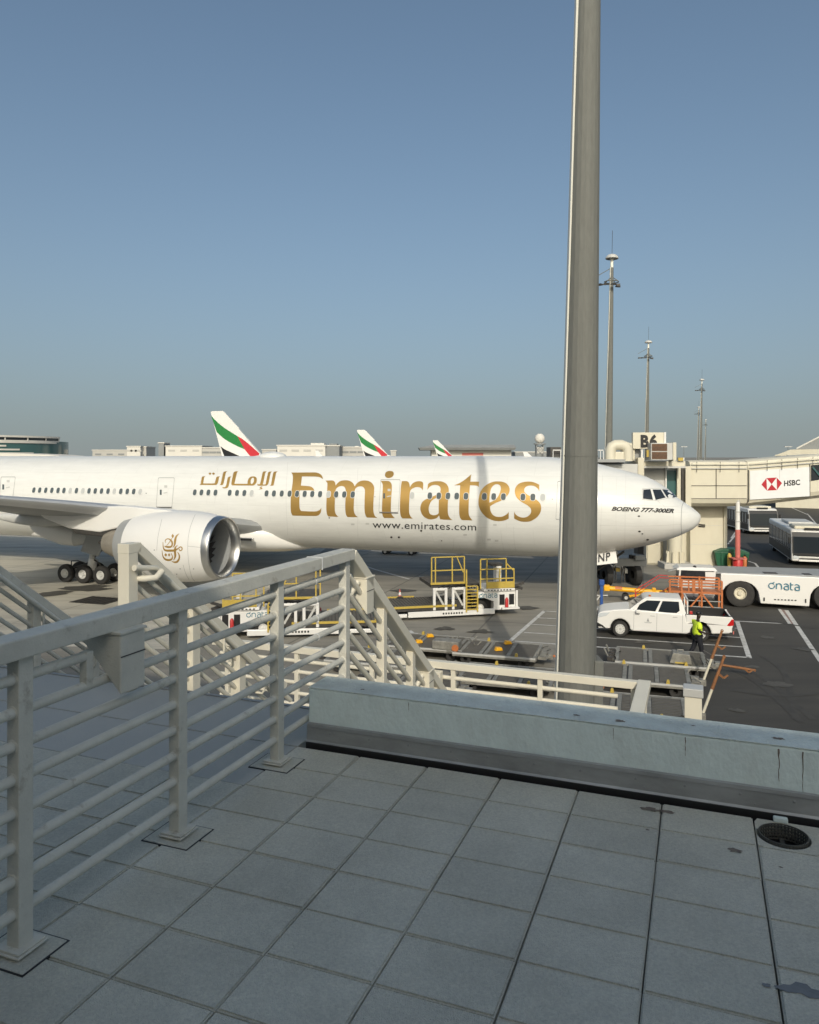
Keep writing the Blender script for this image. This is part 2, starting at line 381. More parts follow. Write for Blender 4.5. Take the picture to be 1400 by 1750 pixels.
O_ = G(452,985); me = text2d('A6', 1, 0, 1, 1.1, .03); w_ = max(v.co.x for v in me.vertices)
flat(me, 'stand_number', M['yline2'], apron, lambda x, y: (O_.x+x/w_*1.9+.3*y, O_.y+y*3.4, .009))
TM = [.0102]
def tyre_mark(pts, w=.22, m='tyremark'):
    TM[0] += .0012; mb = MB(); P_ = [G(*p) for p in pts]; P_ = [Vector(q) for q in dense([tuple(q) for q in P_], 8)]; L_, R_ = [], []
    for i, q in enumerate(P_):
        d = (P_[min(i+1,len(P_)-1)]-P_[max(i-1,0)]).normalized(); n = Vector((-d.y,d.x,0))*w/2; L_.append((q.x+n.x,q.y+n.y,TM[0])); R_.append((q.x-n.x,q.y-n.y,TM[0]))
    n = len(P_); mb.add(L_+R_, [(i,i+1,n+i+1,n+i) for i in range(n-1)]).build('tyre_mark', M[m], asph)
for pts in ([(1060,1100),(1180,1112),(1290,1150),(1390,1230)], [(1060,1106),(1176,1119),(1280,1158),(1370,1235)], [(1300,1120),(1340,1150),(1360,1230)], [(1100,1048),(1220,1050),(1400,1075)], [(1250,1180),(1330,1190),(1400,1185)], [(1240,925),(1290,945),(1400,1000)]): tyre_mark(pts)
def oil(x, y, r, par, z=.0098):
    TM[0] += .0012; z = TM[0]; g = G(x, y); n = 16; MB().add([(g.x+math.cos(2*PI*k/n)*r*random.uniform(.5,1.2)*1.4, g.y+math.sin(2*PI*k/n)*r*random.uniform(.5,1.2), z) for k in range(n)], [tuple(range(n))]).build('oil_stain', M['oilstain'], par)
for x, y, r in ((1285,1140,.25),(1330,1170,.4),(1310,1090,.3),(1225,1095,.25),(1375,1110,.35),(1260,1215,.2),(1100,1098,.3)): oil(x, y, r, asph)
for x, y, r in ((90,1015,.9),(150,1005,1.2),(690,1010,.6),(760,1075,.4),(820,1080,.5),(900,1040,.5),(1090,1030,.5)): oil(x, y, r, apron, .0095)
# iron drain cover in the concrete
gp = G(168,1026); dg_ = thing('drain_cover', 'dark iron drain cover set in the concrete beyond the steps', 'drain cover', (gp.x, gp.y, 0), -.3)
mb = MB()
for i in range(7): mb.box(-1.2+i*.37, -1.02+i*.37, -.95, .95, .006, .02)
for i in range(4): mb.box(-1.2, 1.2, -.95+i*.58, -.8+i*.58, .004, .017)
mb.build('grating', M['dark_metal'], dg_); MB().box(-1.25,1.25,-1,1,.001,.0035).build('pit', M['black'], dg_)

# ================================================================== terrace
AL = math.atan(495/1290.0); TZ = 6.65
def T(b, a, z): return Vector((b*math.cos(AL)+a*math.sin(AL), -b*math.sin(AL)+a*math.cos(AL), z))
podium = MB().box(-14, 12, -5, 4.38, 0, TZ-.07).build('terrace_floor', M['joint'], None, rz=-AL); tag(podium, 'roof terrace paved with grey concrete slabs', None, None, 'structure')
# slabs: columns 0.395 wide, rows 0.27 deep
BW, AW = .395, .27
tm = MB().box(-BW/2+.0028, BW/2-.0028, -AW/2+.002, AW/2-.002, -.045, 0)
tile_me = tm.mesh('paver', M['paver'])
bm = bmesh.new(); bm.from_mesh(tile_me); bmesh.ops.bevel(bm, geom=[e for e in bm.edges if all(v.co.z > -.01 for v in e.verts)], offset=.006, segments=2, affect='EDGES'); bm.to_mesh(tile_me); bm.free()
for i in range(-10, 10):
    for j in range(-6, 7):
        b = -.559+BW*(i+.5); a = 2.165+AW*(j+.5)-.27
        if a > 3.83: continue
        if b < -2.2 and a > 3.3: continue
        if T(b, a, TZ).y < 1.2: continue
        if abs(b-.4285) < .02 and abs(a-3.65) < .02:          # slab with a round hole for the drain
            hx_, hy_, hr = .343-b, 3.64-a, .108; N4 = 32; out_, in_ = [], []
            for k in range(N4):
                t = 2*PI*k/N4; c_, s_ = math.cos(t), math.sin(t); in_.append((hx_+hr*c_, hy_+hr*s_))
                lx = ((BW/2-.003)-hx_)/c_ if c_ > 1e-6 else ((-BW/2+.003)-hx_)/c_ if c_ < -1e-6 else 9
                ly = ((AW/2-.002)-hy_)/s_ if s_ > 1e-6 else ((-AW/2+.002)-hy_)/s_ if s_ < -1e-6 else 9
                l = min(lx, ly); out_.append((hx_+l*c_, hy_+l*s_))
            vs = [(x,y,0) for x,y in out_]+[(x,y,0) for x,y in in_]+[(x,y,-.045) for x,y in in_]+[(x,y,-.045) for x,y in out_]
            fs = []
            for k in range(N4):
                m = (k+1) % N4; fs += [(k,m,N4+m,N4+k), (N4+k,N4+m,2*N4+m,2*N4+k), (k,3*N4+k,3*N4+m,m)]
            MB().add(vs, fs).build('paver', M['paver'], podium, loc=(b, a, TZ-.001)); continue
        place('paver', tile_me, podium, (b+random.uniform(-.001,.001), a+random.uniform(-.001,.001), TZ-random.uniform(0,.0025)),
              (random.uniform(-.003,.003), random.uniform(-.003,.003), random.uniform(-.003,.003)))
for a0, a1 in ((3.249, 3.79), (3.796, 4.38)):
    MB().box(-9, -2.142, a0, a1-.006, TZ-.06, TZ-.004).build('landing_plate', M['screed'], podium, bevel=.004)
MB().box(-9, -2.15, 4.37, 4.40, TZ-.10, TZ+.004).build('edge_angle', M['grey_paint'], podium)
MB().box(-2.15, 3.9, 3.90, 4.38, TZ-.08, TZ-.05).build('roof_felt', M['joint'], podium)
# parapet
par = thing('parapet_wall', 'low rough pale blue parapet wall with stains along the terrace edge', 'wall', (0,0,0), -AL)
mb = MB()
nb = 60
for k in range(nb+1):
    pass
MB().box(-2.092, 6, 3.828, 4.063, TZ+.3235, TZ+.329).build('coping', M['coping'], par, bevel=.003)
mb.box(-2.09, 6, 3.83, 4.06, TZ-.06, TZ+.323); mb.build('wall_body', M['parapet'], par, bevel=.012, seg=3)
for i, (b0, b1) in enumerate(((-2.095,-.95),(-.96,.55),(.54,1.65),(1.64,3.2),(3.19,5))):
    d = .002*(i % 2)
    MB().prism([(3.826-d,TZ+.114),(3.822-d,TZ+.114),(3.818-d,TZ+.034),(3.808-d,TZ+.022),(3.812-d,TZ+.019),(3.824-d,TZ+.032)], 'x', b0, b1).build('flashing_strip', M['flash'], par)
MB().box(-2.09, 5, 3.80, 3.8295, TZ-.065, TZ+.024).build('gap_shadow', M['black'], par)  # black strip painted in for the shade below the flashing
MB().prism([(3.829,TZ+.114),(3.815,TZ+.108),(3.818,TZ+.125),(3.829,TZ+.13)], 'x', -2.09, 5).build('sealant_bead', M['flash'], par)
sm = MB().lathe([(.0065,0),(.006,-.003),(.003,-.0045),(.001,-.0047)], (0,0,0), 'y', 8).mesh('screw', M['grey_paint'], 40)
for i in range(24):
    place('screw', sm, par, (-1.95+i*.235+random.uniform(-.02,.02), 3.8165, TZ+.085)); 
    if i % 2: place('screw', sm, par, (-1.9+i*.235+random.uniform(-.03,.03), 3.8135, TZ+.05), scale=(.6,1,.6))
def streak(name, b, z0, z1, w, m, a=3.8285):
    mb = MB(); n = 9; L_ = []; R_ = []
    for k in range(n+1):
        z = z0+(z1-z0)*k/n; ww = w*(1-.8*k/n)*random.uniform(.5,1.2); o = random.uniform(-.2,.2)*w
        L_.append((b+o-ww/2, a, z)); R_.append((b+o+ww/2, a, z))
    mb.add(L_+R_[::-1], [tuple(range(2*n+2))]).build(name, M[m], par)
def bxy(x, y, z):
    g = G(x, y, z); return g.x*math.cos(AL)-g.y*math.sin(AL), g.x*math.sin(AL)+g.y*math.cos(AL)
for x, y, ln, w in ((1172,1250,.09,.006), (1330,1275,.15,.010), (1372,1285,.2,.006), (1050,1240,.06,.004), (700,1200,.05,.004)):
    g = G(x, y, TZ+.3); b = bxy(x, y, TZ+.31)[0]
    streak('rain_streak', b, TZ+.312, TZ+.312-ln, w, 'stain')
def blot(name, x, y, r, m, z=TZ+.0015, parent=None, sx=1.0, n=18):
    b, a = bxy(x, y, z); pts = []
    for k in range(n):
        t = 2*PI*k/n; rr = r*random.uniform(.55,1.15); pts.append((b+math.cos(t)*rr*sx, a+math.sin(t)*rr*.6, z))
    return MB().add(pts, [tuple(range(n))]).build(name, M[m], parent or podium)
for x, y, r, sx in ((1112,1383,.035,1.3), (1140,1387,.03,1.2), (1256,1453,.035,1.0), (1107,1418,.010,1), (1335,1482,.010,1)): blot('stain', x, y, r, 'stain', sx=sx)
for x, y, r, sx in ((1372,1692,.05,1.6), (1310,1684,.018,1.0)): blot('stain', x, y, r, 'wet', sx=sx)
for x, y, r in ((1060,1232,.03), (985,1222,.02), (620,1178,.015), (1185,1240,.012), (780,1206,.008), (1330,1262,.03)): blot('stain', x, y, r, 'stain', TZ+.3305, None)
# floor drain with perforated strainer
g = T(.343, 3.64, TZ)
dr = thing('floor_drain', 'black perforated strainer in a round drain hole near the parapet', 'drain', (g.x, g.y, TZ-.058), -AL); dr.scale = (1,1,1)
MB().lathe([(.001,-.008),(.118,-.008)], n=28).build('drain_hole', M['black'], dr)
mb = MB(); M['strainer'] = mat('strainer_metal', (.11,.11,.10), .5, .4)
for k in range(44):
    t = 2*PI*k/44; c, s_ = math.cos(t), math.sin(t)
    mb.bar((c*.098,s_*.098,.0), (c*.098,s_*.098,.066), .006, .003, (c,s_,0))
for z in (.0,.014,.028,.042,.056,.064): mb.lathe([(.095,z),(.100,z),(.100,z+.005),(.095,z+.005),(.095,z)], n=44)
mb.build('strainer_basket', M['strainer'], dr)
mb = MB(); mb.bar((-.1,0,.004),(.1,0,.004),.02,.006).bar((0,-.1,.004),(0,.1,.004),.02,.006); mb.build('strainer_cross', M['strainer'], dr)
MB().box(-.03,.03,.125,.155,.058,.08).build('broken_slab_corner', M['parapet'], dr, bevel=.006)

# ------------------------------------------------------------------ terminal behind the viewer: its roof edge shades the terrace
tb = thing('terminal_building', 'terminal wall behind the terrace whose roof edge shades it', 'building', (0,0,0), -AL)
MB().box(-1.03, 40, -14, -5.0, 0, 12.6).build('low_wing', M['concrete2'], tb)
MB().box(-40, -1.04, -14, -5.0, 0, 17.5).build('tall_wing', M['concrete2'], tb)
for i in range(10): MB().box(-.9+i*2.0, 1.0+i*2.0, -5.01, -4.97, TZ+.1, 10.6).build('window_pane', M['glass'], tb)

# ================================================================== railings
RB = -2.12
def light_box(parent, b, a, z, w=.12, d=.17, h=.215, mname='rail', sgn=-1):
    """wedge shaped lamp housing hung beside the rail"""
    mb = MB(); mb.prism([(b, z), (b+sgn*d, z), (b+sgn*d*.95, z-.03), (b, z-h)], 'y', a, a+w)
    o = mb.build('lamp_box', M[mname], parent, bevel=.006)
    MB().box(min(b+sgn*d,b)-.006, max(b+sgn*d,b)+.006, a-.006, a+w+.006, z, z+.012).build('lid', M[mname], o, bevel=.003)
    MB().prism([(b-sgn*.002, z-.085),(b-sgn*.002, z-.081),(b-sgn*.0005, z-.081),(b-sgn*.0005, z-.085)], 'y', a, a+w).build('seam', M['dark_metal'], o)
    return o
rl = thing('guard_railing', 'thick painted pipe railing across the terrace with a wedge shaped lamp box', 'railing', (0,0,0), -AL)
PA = [1.89-.825, 1.89, 2.71, 3.535, 4.36]
for k, a in enumerate(PA):
    p = MB().box(RB-.027, RB+.027, a-.03, a+.03, TZ+.02, TZ+.99).build('post', M['rail'], rl, bevel=.004)
    if k < 4:
        MB().box(RB-.06, RB+.06, a-.062, a+.062, TZ+.012, TZ+.02).build('base_plate', M['rail'], p, bevel=.003)
        MB().box(RB-.054, RB+.054, a-.055, a+.055, TZ+.0205, TZ+.028).build('cover_plate', M['rail'], p, bevel=.003)
        MB().box(RB-.112, RB+.112, a-.092, a+.092, TZ-.04, TZ+.004).build('post_pad', M['paver'], p, bevel=.004)
        MB().box(RB-.118, RB+.118, a-.097, a+.097, TZ-.045, TZ+.0012).build('pad_gap', M['black'], p)
MB().box(RB-.05, RB+.05, .2, 4.42, TZ+.984, TZ+1.054).build('top_rail', M['rail'], rl, bevel=.006)
PZ = [TZ+.911-.111*k for k in range(8)]
def seg_pipe(a0, a1, z, par, b=RB, r=.0185, m='rail', name='pipe'):
    return MB().cyl((b, a0, z), (b, a1, z), r, n=14).build(name, M[m], par, 60)
for k, z in enumerate(PZ):
    for i in range(4):
        a0, a1 = PA[i]+.0, PA[i+1]
        if k == 0 and i == 1:
            seg_pipe(a0, 2.19, z, rl); seg_pipe(2.43, a1, z, rl)
            MB().box(RB-.018, RB+.018, 2.165, 2.2, PZ[1], z+.018).build('pipe_stub', M['rail'], rl, bevel=.004)
        elif not (k > 5 and i == 3 and False):
            seg_pipe(a0, a1, z, rl)
    for a in PA[1:]:
        MB().lathe([(.019,-.034),(.025,-.031),(.023,-.029),(.019,-.027)], (RB,a,z), 'y', 14).build('weld_collar', M['rail'], rl, 60)
light_box(rl, RB+.085, 2.265, TZ+.975, .135, .2, .225)
wt = M['panelwhite']
for k in range(4):
    a = 3.95+.01*k; MB().lathe([(.0195,0),(.022,0),(.022,.006),(.0195,.006)], (RB,a,PZ[k]), 'y', 14).build('cable_tie', wt, rl)
MB().box(RB-.052, RB+.052, 3.96, 3.967, TZ+.982, TZ+1.056).build('cable_tie', wt, rl)

SL = .77                                           # stair slope
def stair_rail(b, a0, a1, label, z0, gapposts, boxes, mname, stub=0.0, handrail=False, postw=.03, ext=0):
    t = thing('stair_railing', label, 'railing', (0,0,0), -AL, 'railings of the outside stair')
    def rz(a): return z0-SL*(a-a0)
    m = M[mname]
    mb = MB(); mb.bar((b,a0-stub,z0), (b,a0+.02,z0), .1, .07) if stub else None
    if stub: mb.build('rail_end', m, t, bevel=.005)
    MB().bar((b,a0,z0), (b,a1,rz(a1)), .1, .07).build('top_rail', m, t, bevel=.006)
    for a in gapposts:
        MB().box(b-postw, b+postw, a-postw, a+postw, rz(a)-1.06 if a > a0 else TZ, rz(a)-.03).build('post', m, t, bevel=.004)
    for k in range(8):
        dz = -.14-.125*k
        MB().cyl((b,a0,z0+dz), (b,a1,rz(a1)+dz), .0185, n=12).build('pipe', m, t, 60)
    for a in boxes: 
        light_box(t, b+.05, a, rz(a)-.05, .12, .17, .24, mname)
        MB().cyl((b-.06,a-.12,rz(a-.12)-.30), (b+.0,a-.03,rz(a)-.06), .02, n=10).build('lamp_conduit', m, t, 60)
    if handrail:
        hb = b+(.09 if handrail > 0 else -.09)
        MB().path([(hb,a0-.1,z0-.13),(hb,a0+.12,z0-.16),(hb,a1,rz(a1)-.12)], .022, 10).build('handrail', m, t, 60)
        for i in range(3):
            a = a0+.35+i*.62; z = rz(a)-.12
            MB().path([(hb,a,z),(hb,a,z-.13),(hb-.02*handrail,a,z-.16),(b,a,z-.16)], .011, 8).build('bracket', m, t, 60)
        MB().path([(b-.02*handrail,a0,z0-.22),(hb,a0,z0-.22),(hb+.06*handrail,a0+.05,z0-.22),(hb+.06*handrail,a0+.12,z0-.18)], .024, 10).build('handrail_return', m, t, 60)
    return t
stair_rail(RB, 4.42, 6.35, 'sloping stair railing with lit lamp boxes running down from the terrace corner', TZ+1.019, (4.97,5.55,6.13), (4.60,5.85), 'sunlit_rail')
stair_rail(-3.78, 4.34, 6.4, 'middle stair railing starting at the tall cream post in front of the engine', TZ+1.0, (4.28,5.0,5.65,6.3), (), 'sunlit_rail', .11, 1, .048)
stair_rail(-5.5, 4.1, 6.4, 'shaded stair railing at the left edge of the picture', TZ+1.13, (4.3,5.05,5.75,6.35), (), 'rail', 0, 1, .04)
# flight, lower landing
st = thing('outside_staircase', 'concrete steps leading down from the terrace to a lower landing', 'stairs', (0,0,0), -AL)
LZ = TZ-1.62
for k in range(9):
    MB().box(-5.55, -2.07, 4.41+.233*k, 4.41+.233*(k+1)+.02, TZ-.18*(k+1)-.05, TZ-.18*(k+1)).build('tread', M['screed'], st, bevel=.004)
for b in (-5.58, -3.78, -2.1):
    MB().prism([(4.40,TZ-.25),(4.40,TZ-.02),(6.55,LZ+.02),(6.55,LZ-.25)], 'x', b-.03, b+.03).build('stringer', M['sunlit_rail'], st)
MB().box(-5.6, -.4, 6.52, 7.85, LZ-.2, LZ).build('landing', M['screed'], st)
for b, a in ((-5.3,7.6),(-.7,7.6),(-3,7.6)): MB().box(b-.12,b+.12,a-.12,a+.12,0,LZ-.2).build('support_column', M['concrete2'], st)
# sunlit railing round the lower landing
lr = thing('landing_railing', 'sunlit cream railing of the lower landing beyond the parapet', 'railing', (0,0,0), -AL)
RA = 7.70; rz_ = 6.10
MB().box(-5.5, -.50, RA-.04, RA+.04, rz_-.075, rz_).build('top_rail', M['sunlit_rail'], lr, bevel=.005)
for b in (-5.3,-4.35,-3.4,-2.45,-1.52,-.6): MB().box(b-.025,b+.025,RA-.025,RA+.025,LZ,rz_-.07).build('post', M['sunlit_rail'], lr, bevel=.004)
for k in range(5): MB().cyl((-5.4,RA,rz_-.17-.125*k),(-.75,RA,rz_-.17-.125*k),.022,n=10).build('pipe', M['sunlit_rail'], lr, 60)
MB().box(-.56,-.44,6.3,RA+.05,rz_-.06,rz_+.004).build('return_rail', M['sunlit_rail'], lr, bevel=.005)
for a in (7.62,6.9,6.35): MB().box(-.53,-.47,a-.03,a+.03,LZ,rz_-.06).build('post', M['sunlit_rail'], lr, bevel=.004)
for k in range(5): MB().cyl((-.5,6.4,rz_-.17-.125*k),(-.5,7.6,rz_-.17-.125*k),.022,n=10).build('pipe', M['sunlit_rail'], lr, 60)
lb = MB().box(-2.72,-2.56,RA-.12,RA-.03,rz_-.24,rz_-.09).build('lamp_housing', M['sunlit_rail'], lr, bevel=.006)
MB().box(-2.70,-2.58,RA-.124,RA-.12,rz_-.225,rz_-.12).build('lamp_louvre', M['rust'], lb)
c = P(1185,1180,7.0); pl = thing('railing_pillar', 'square cream pillar with a grey cap standing beyond the parapet', 'pillar', (c.x, c.y, 0), -AL)
MB().box(-.075,.075,-.075,.075,LZ-.3,6.085).build('shaft', M['sunlit_rail'], pl, bevel=.004)
MB().box(-.088,.088,-.088,.088,6.087,6.165).build('cap', M['lightgrey'], pl, bevel=.008)
MB().box(-.3,.3,-.3,.3,0,LZ-.302).build('pier', M['concrete2'], pl)

# ================================================================== the airliner
DX, DY = .9516, -.3074                             # heading (nose to the right, slightly nearer)
NX, NY = 16.98, 44.0                               # point below the nose tip
AROT = math.atan2(-DY, -DX)
plane = thing('airliner', 'large white twin engine airliner with gold lettering parked across the apron', 'airplane', (NX, NY, 0), AROT)
A_W = Matrix.Translation((NX, NY, 0)) @ Matrix.Rotation(AROT, 4, 'Z'); A_I = A_W.inverted()
EYE = A_I @ Vector((0, 0, H))
def Lp(x, y, v):
    """photo pixel at lateral distance v from the centre line -> aircraft coordinates (aft, toward viewer, up)"""
    k = (x-CX)/F
    u = (NX-.3074*v-k*(NY-.9516*v))/(.9516+.3074*k); Y = NY+.3074*u-.9516*v
    return Vector((u, v, H-(y-HY)/F*Y))
ZC, AV, AH = 5.20, 3.12, 3.30
prof = [(1198.2,884,885),(1197,879.5,890),(1193,875.5,897),(1184,868,904.5),(1170,858.5,911.5),(1157,849.5,917),(1144,837,921.5),(1120,821.5,928.5),(1106,815,932),(1091,810,935),(1063,802.5,940),(1020,792,945)]
stn = []
for x, yt, yb in prof:
    a, b = Lp(x, yt, 0), Lp(x, yb, 0); u = max(a.x, 0.0)
    w = AH*(1-(1-min(u/10.5,1))**2)**.58
    stn.append((u, (a.z+b.z)/2, (a.z-b.z)/2, max(w, .10)))
stn[0] = (0.0, stn[0][1], .05, .05)
stn += [(8.6, 5.19, 3.06, 3.26), (10.5, ZC, AV, AH)]
u_ = 12.0
while u_ < 54: stn.append((u_, ZC, AV, AH)); u_ += 1.5
for u, zb, zt, w in ((58,2.3,8.32,3.25),(63,3.1,8.3,3.0),(68,4.2,8.2,2.4),(73,5.4,8.05,1.6),(77,6.3,7.8,.8),(79,6.8,7.5,.25)): stn.append((u,(zb+zt)/2,(zt-zb)/2,w))
NS = 112
mb = MB(); rings = []
for u, zc, rv, rh in stn: rings.append([(u, rh*math.sin(2*PI*i/NS), zc-rv*math.cos(2*PI*i/NS)) for i in range(NS)])
mb.loft(rings)
fus = mb.build('fuselage', M['fus'], plane, 50)
BV = BVHTree.FromPolygons([Vector(v) for v in mb.v], mb.f)
def on(bvh, x, y, eps):
    d = (Lp(x, y, 3.0)-EYE).normalized()
    h = bvh.ray_cast(EYE, d)
    if h[0] is None:
        h = bvh.find_nearest(Lp(x, y, 3.0))
    n = h[1] if h[1].dot(d) < 0 else -h[1]
    return h[0]+n*eps, n
def decal(loops, name, m, parent, bvh=None, eps=.012, step=2.0):
    """paint an outline given in photo pixels on the curved skin"""
    me = fill2d(loops); bm = bmesh.new(); bm.from_mesh(me); bpy.data.meshes.remove(me)
    ys = [v.co.y for v in bm.verts]; xs = [v.co.x for v in bm.verts]
    for lo, hi, ax in ((min(ys), max(ys), 1), (min(xs), max(xs), 0)):
        st_ = step if ax else step*4
        k = math.ceil(lo/st_)*st_
        while k < hi:
            nrm = (0,1,0) if ax else (1,0,0); co = (0,k,0) if ax else (k,0,0)
            bmesh.ops.bisect_plane(bm, geom=bm.verts[:]+bm.edges[:]+bm.faces[:], dist=1e-5, plane_co=co, plane_no=nrm); k += st_
    for v in bm.verts: v.co = on(bvh or BV, v.co.x, v.co.y, eps)[0]
    me = bpy.data.meshes.new(name); bm.to_mesh(me); bm.free(); me.materials.append(m); me.shade_smooth()
    o = bpy.data.objects.new(name, me); col.objects.link(o); o.parent = parent; return o
def crop(ox, oy, s, pts): return [((ox+p[0]/s), (oy+p[1]/s))+tuple(p[2:]) for p in pts]
c = 1
gE = crop(490,800,14,[(110,108,c),(640,105),(720,112),(790,135),(835,170),(860,215),(868,265,c),(830,240),(780,218),(700,205),(600,202),(365,202,c),(362,260),(352,340),(342,418,c),(480,428),(560,438),(610,460),(645,495),(668,555,c),(600,535),(500,532),(318,532,c),(315,600),(308,700),(306,820),(310,930),(322,985),(345,1018),(380,1028),(560,1035),(690,1035),(750,1022),(800,992),(832,945,c),(828,1010),(815,1065),(785,1110),(740,1135),(680,1143),(400,1140),(160,1133),(125,1100),(105,1040),(98,950),(97,800),(105,650),(118,540),(135,420),(148,300),(150,210),(138,150)])
gm = crop(550,800,14,[(90,300,c),(240,297),(290,310),(320,345),(335,420,c),(370,370),(430,320),(500,298),(570,293),(650,302),(720,335),(760,375),(790,440,c),(830,380),(890,328),(960,302),(1030,297),(1110,307),(1180,340),(1230,395),(1255,460),(1255,560),(1245,700),(1238,850),(1236,980),(1248,1080),(1280,1150),(1335,1190,c),(1080,1180,c),(1050,1130),(1030,1050),(1024,950),(1026,800),(1030,650),(1034,560),(1028,510),(1005,465),(960,440),(915,437),(860,450),(820,480),(795,520),(785,570),(776,700),(770,850),(768,980),(782,1070),(815,1130),(865,1172,c),(615,1168,c),(585,1120),(568,1040),(563,930),(568,780),(575,640),(576,550),(568,500),(545,455),(510,435),(460,430),(400,450),(355,485),(335,530),(322,640),(315,780),(312,900),(316,1010),(330,1080),(365,1135),(405,1165,c),(160,1155,c),(130,1110),(115,1040),(110,950),(113,800),(122,650),(132,500),(136,400),(130,350)])
gdot = crop(640,800,14,[(255,155),(270,110),(320,78),(380,70),(440,85),(465,125),(455,180),(410,220),(350,240),(290,228),(258,195)])
gi = crop(640,800,14,[(155,310,c),(300,308),(370,325),(408,375),(420,450),(415,560),(405,700),(398,850),(395,1000),(405,1070),(430,1130),(490,1195,c),(230,1190,c),(200,1140),(185,1060),(182,950),(188,800),(196,600),(202,450),(195,380)])
gr = crop(640,800,14,[(655,315,c),(760,312),(815,335),(840,385),(850,465,c),(885,400),(940,350),(1010,322),(1080,315),(1140,328),(1170,370),(1168,440),(1158,535,c),(1130,490),(1080,462),(1010,455),(940,475),(885,510),(855,560),(845,650),(835,800),(830,950),(832,1050),(850,1120),(880,1170),(920,1205,c),(670,1200,c),(635,1150),(618,1070),(612,950),(615,800),(625,600),(638,430)])
ga = crop(710,800,14,[(305,380,c),(360,345),(440,322),(540,315),(630,322),(710,355),(765,405),(795,470),(800,540),(792,650),(783,800),(778,950),(780,1060),(795,1130),(830,1190),(885,1240,c),(620,1225),(590,1200),(570,1130,c),(520,1185),(460,1212),(380,1225),(300,1215),(225,1175),(170,1120),(135,1050),(120,970),(130,890),(165,815),(220,765),(300,725),(400,685),(500,645),(565,612),(590,580),(605,530),(600,470),(570,430),(520,408),(460,403),(390,420),(330,465),(285,525,c)])
ga2 = crop(710,800,14,[(530,700),(450,740),(385,790),(345,860),(322,950),(325,1030),(350,1090),(400,1120),(460,1125),(520,1110),(560,1075,c),(560,900),(565,760),(572,688,c)])
gt = crop(710,800,14,[(1345,145,c),(1330,200),(1318,326,c),(1529,326,c),(1517,455,c),(1480,425),(1400,415),(1310,412,c),(1298,550),(1285,700),(1278,850),(1275,1000),(1280,1100),(1300,1160),(1365,1250,c),(1110,1240,c),(1075,1190),(1055,1120),(1048,1000),(1052,850),(1062,650),(1075,412,c),(925,412,c),(1040,368),(1140,310),(1240,235)])
ge = crop(810,810,11.667,[(480,150),(560,155),(640,185),(690,235),(715,300),(705,370),(670,430),(610,490),(530,540),(420,585),(325,645,c),(330,720),(360,790),(410,835),(480,855),(560,850),(630,820),(675,785),(698,750,c),(695,885,c),(640,915),(560,935),(470,938),(370,920),(270,875),(190,805),(130,720),(98,620),(95,520),(115,410),(160,310),(230,235),(310,185),(400,155)])
ge2 = crop(810,810,11.667,[(310,570,c),(400,530),(460,480),(505,410),(530,340),(540,280),(525,235),(490,212),(450,205),(400,225),(355,275),(330,350),(315,450)])
gs = crop(810,810,11.667,[(1305,215,c),(1305,350,c),(1280,300),(1230,255),(1170,235),(1110,233),(1050,250),(1012,290),(1005,340),(1030,385),(1090,425),(1160,465),(1240,510),(1300,560),(1335,620),(1342,700),(1320,780),(1270,850),(1200,905),(1110,945),(1020,952),(920,940),(805,890,c),(805,745,c),(830,800),(880,840),(950,865),(1020,865),(1090,835),(1135,780),(1143,720),(1120,670),(1060,620),(980,575),(900,520),(845,455),(820,380),(820,310),(845,250),(900,195),(980,165),(1080,152),(1190,165)])
for lp in ([gE],[gm],[gdot],[gi],[gr],[ga,ga2],[gt],[ge,ge2],[gs]):
    decal([spline(l) for l in lp], 'gold_letter', M['gold'], plane)
Fq = lambda pts: crop(335,800,20,pts)
Gq = lambda pts: crop(400,800,17.5,pts)
def oval(x, y, a, b, n=12): return [(x+a*math.cos(2*PI*i/n), y+b*math.sin(2*PI*i/n)) for i in range(n)]
ar = [[Fq([(120,575,c),(160,540),(170,480),(195,340),(215,300),(250,285),(325,275,c),(285,320),(265,420),(250,500),(262,525,c),(600,525),(640,515),(660,460),(690,340),(715,300),(760,287),(830,282,c),(790,320),(775,400),(755,490),(730,545),(690,572),(620,578)])],
 [Fq(oval(480,192,44,36))],[Fq(oval(600,192,44,36))],
 [Fq([(805,580,c),(840,550),(860,480),(900,300),(925,180),(950,140),(990,118),(1075,112,c),(1030,150),(1010,210),(980,360),(945,520),(920,570),(870,580)])],
 [Fq([(890,650,c),(930,655),(990,650),(1020,620),(1045,540),(1070,400),(1090,330),(1120,300),(1160,290),(1220,287,c),(1180,320),(1165,400),(1130,560),(1105,640),(1070,680),(1010,695),(930,690,c)])],
 [Gq([(130,100,c),(95,135),(75,200),(45,340),(20,440),(15,468,c),(380,470),(405,455),(415,380),(440,320),(480,275),(540,250),(610,250),(660,275),(685,330),(680,400),(650,470),(590,515),(520,525),(460,520),(0,518),(-50,515),(-75,490),(-72,420),(-40,250),(-15,150),(10,115),(50,100)]), Gq([(520,320),(560,290),(590,300),(600,350),(590,410),(560,460),(520,475),(500,440),(500,380)])],
 [Gq([(980,100,c),(940,140),(920,220),(890,380),(868,470),(850,490,c),(930,490),(950,460),(975,340),(1005,200),(1020,140),(1060,110),(1140,105,c),(1100,140),(1080,220),(1050,380),(1025,470),(990,515),(940,525),(740,525),(700,500),(705,465,c),(740,485),(780,470),(800,400),(830,260),(855,150),(880,110),(920,100)])],
 [Gq([(1310,100,c),(1265,140),(1245,230),(1215,380),(1190,490),(1165,525),(1070,525,c),(1105,500),(1120,430),(1150,270),(1175,150),(1200,115),(1240,105)])],
 [Gq([(860,545,c),(790,560),(770,580),(795,605),(740,640,c),(850,625,c),(845,590),(815,590)])]]
for lp in ar: decal([spline(l) for l in lp], 'gold_letter', M['gold'], plane)
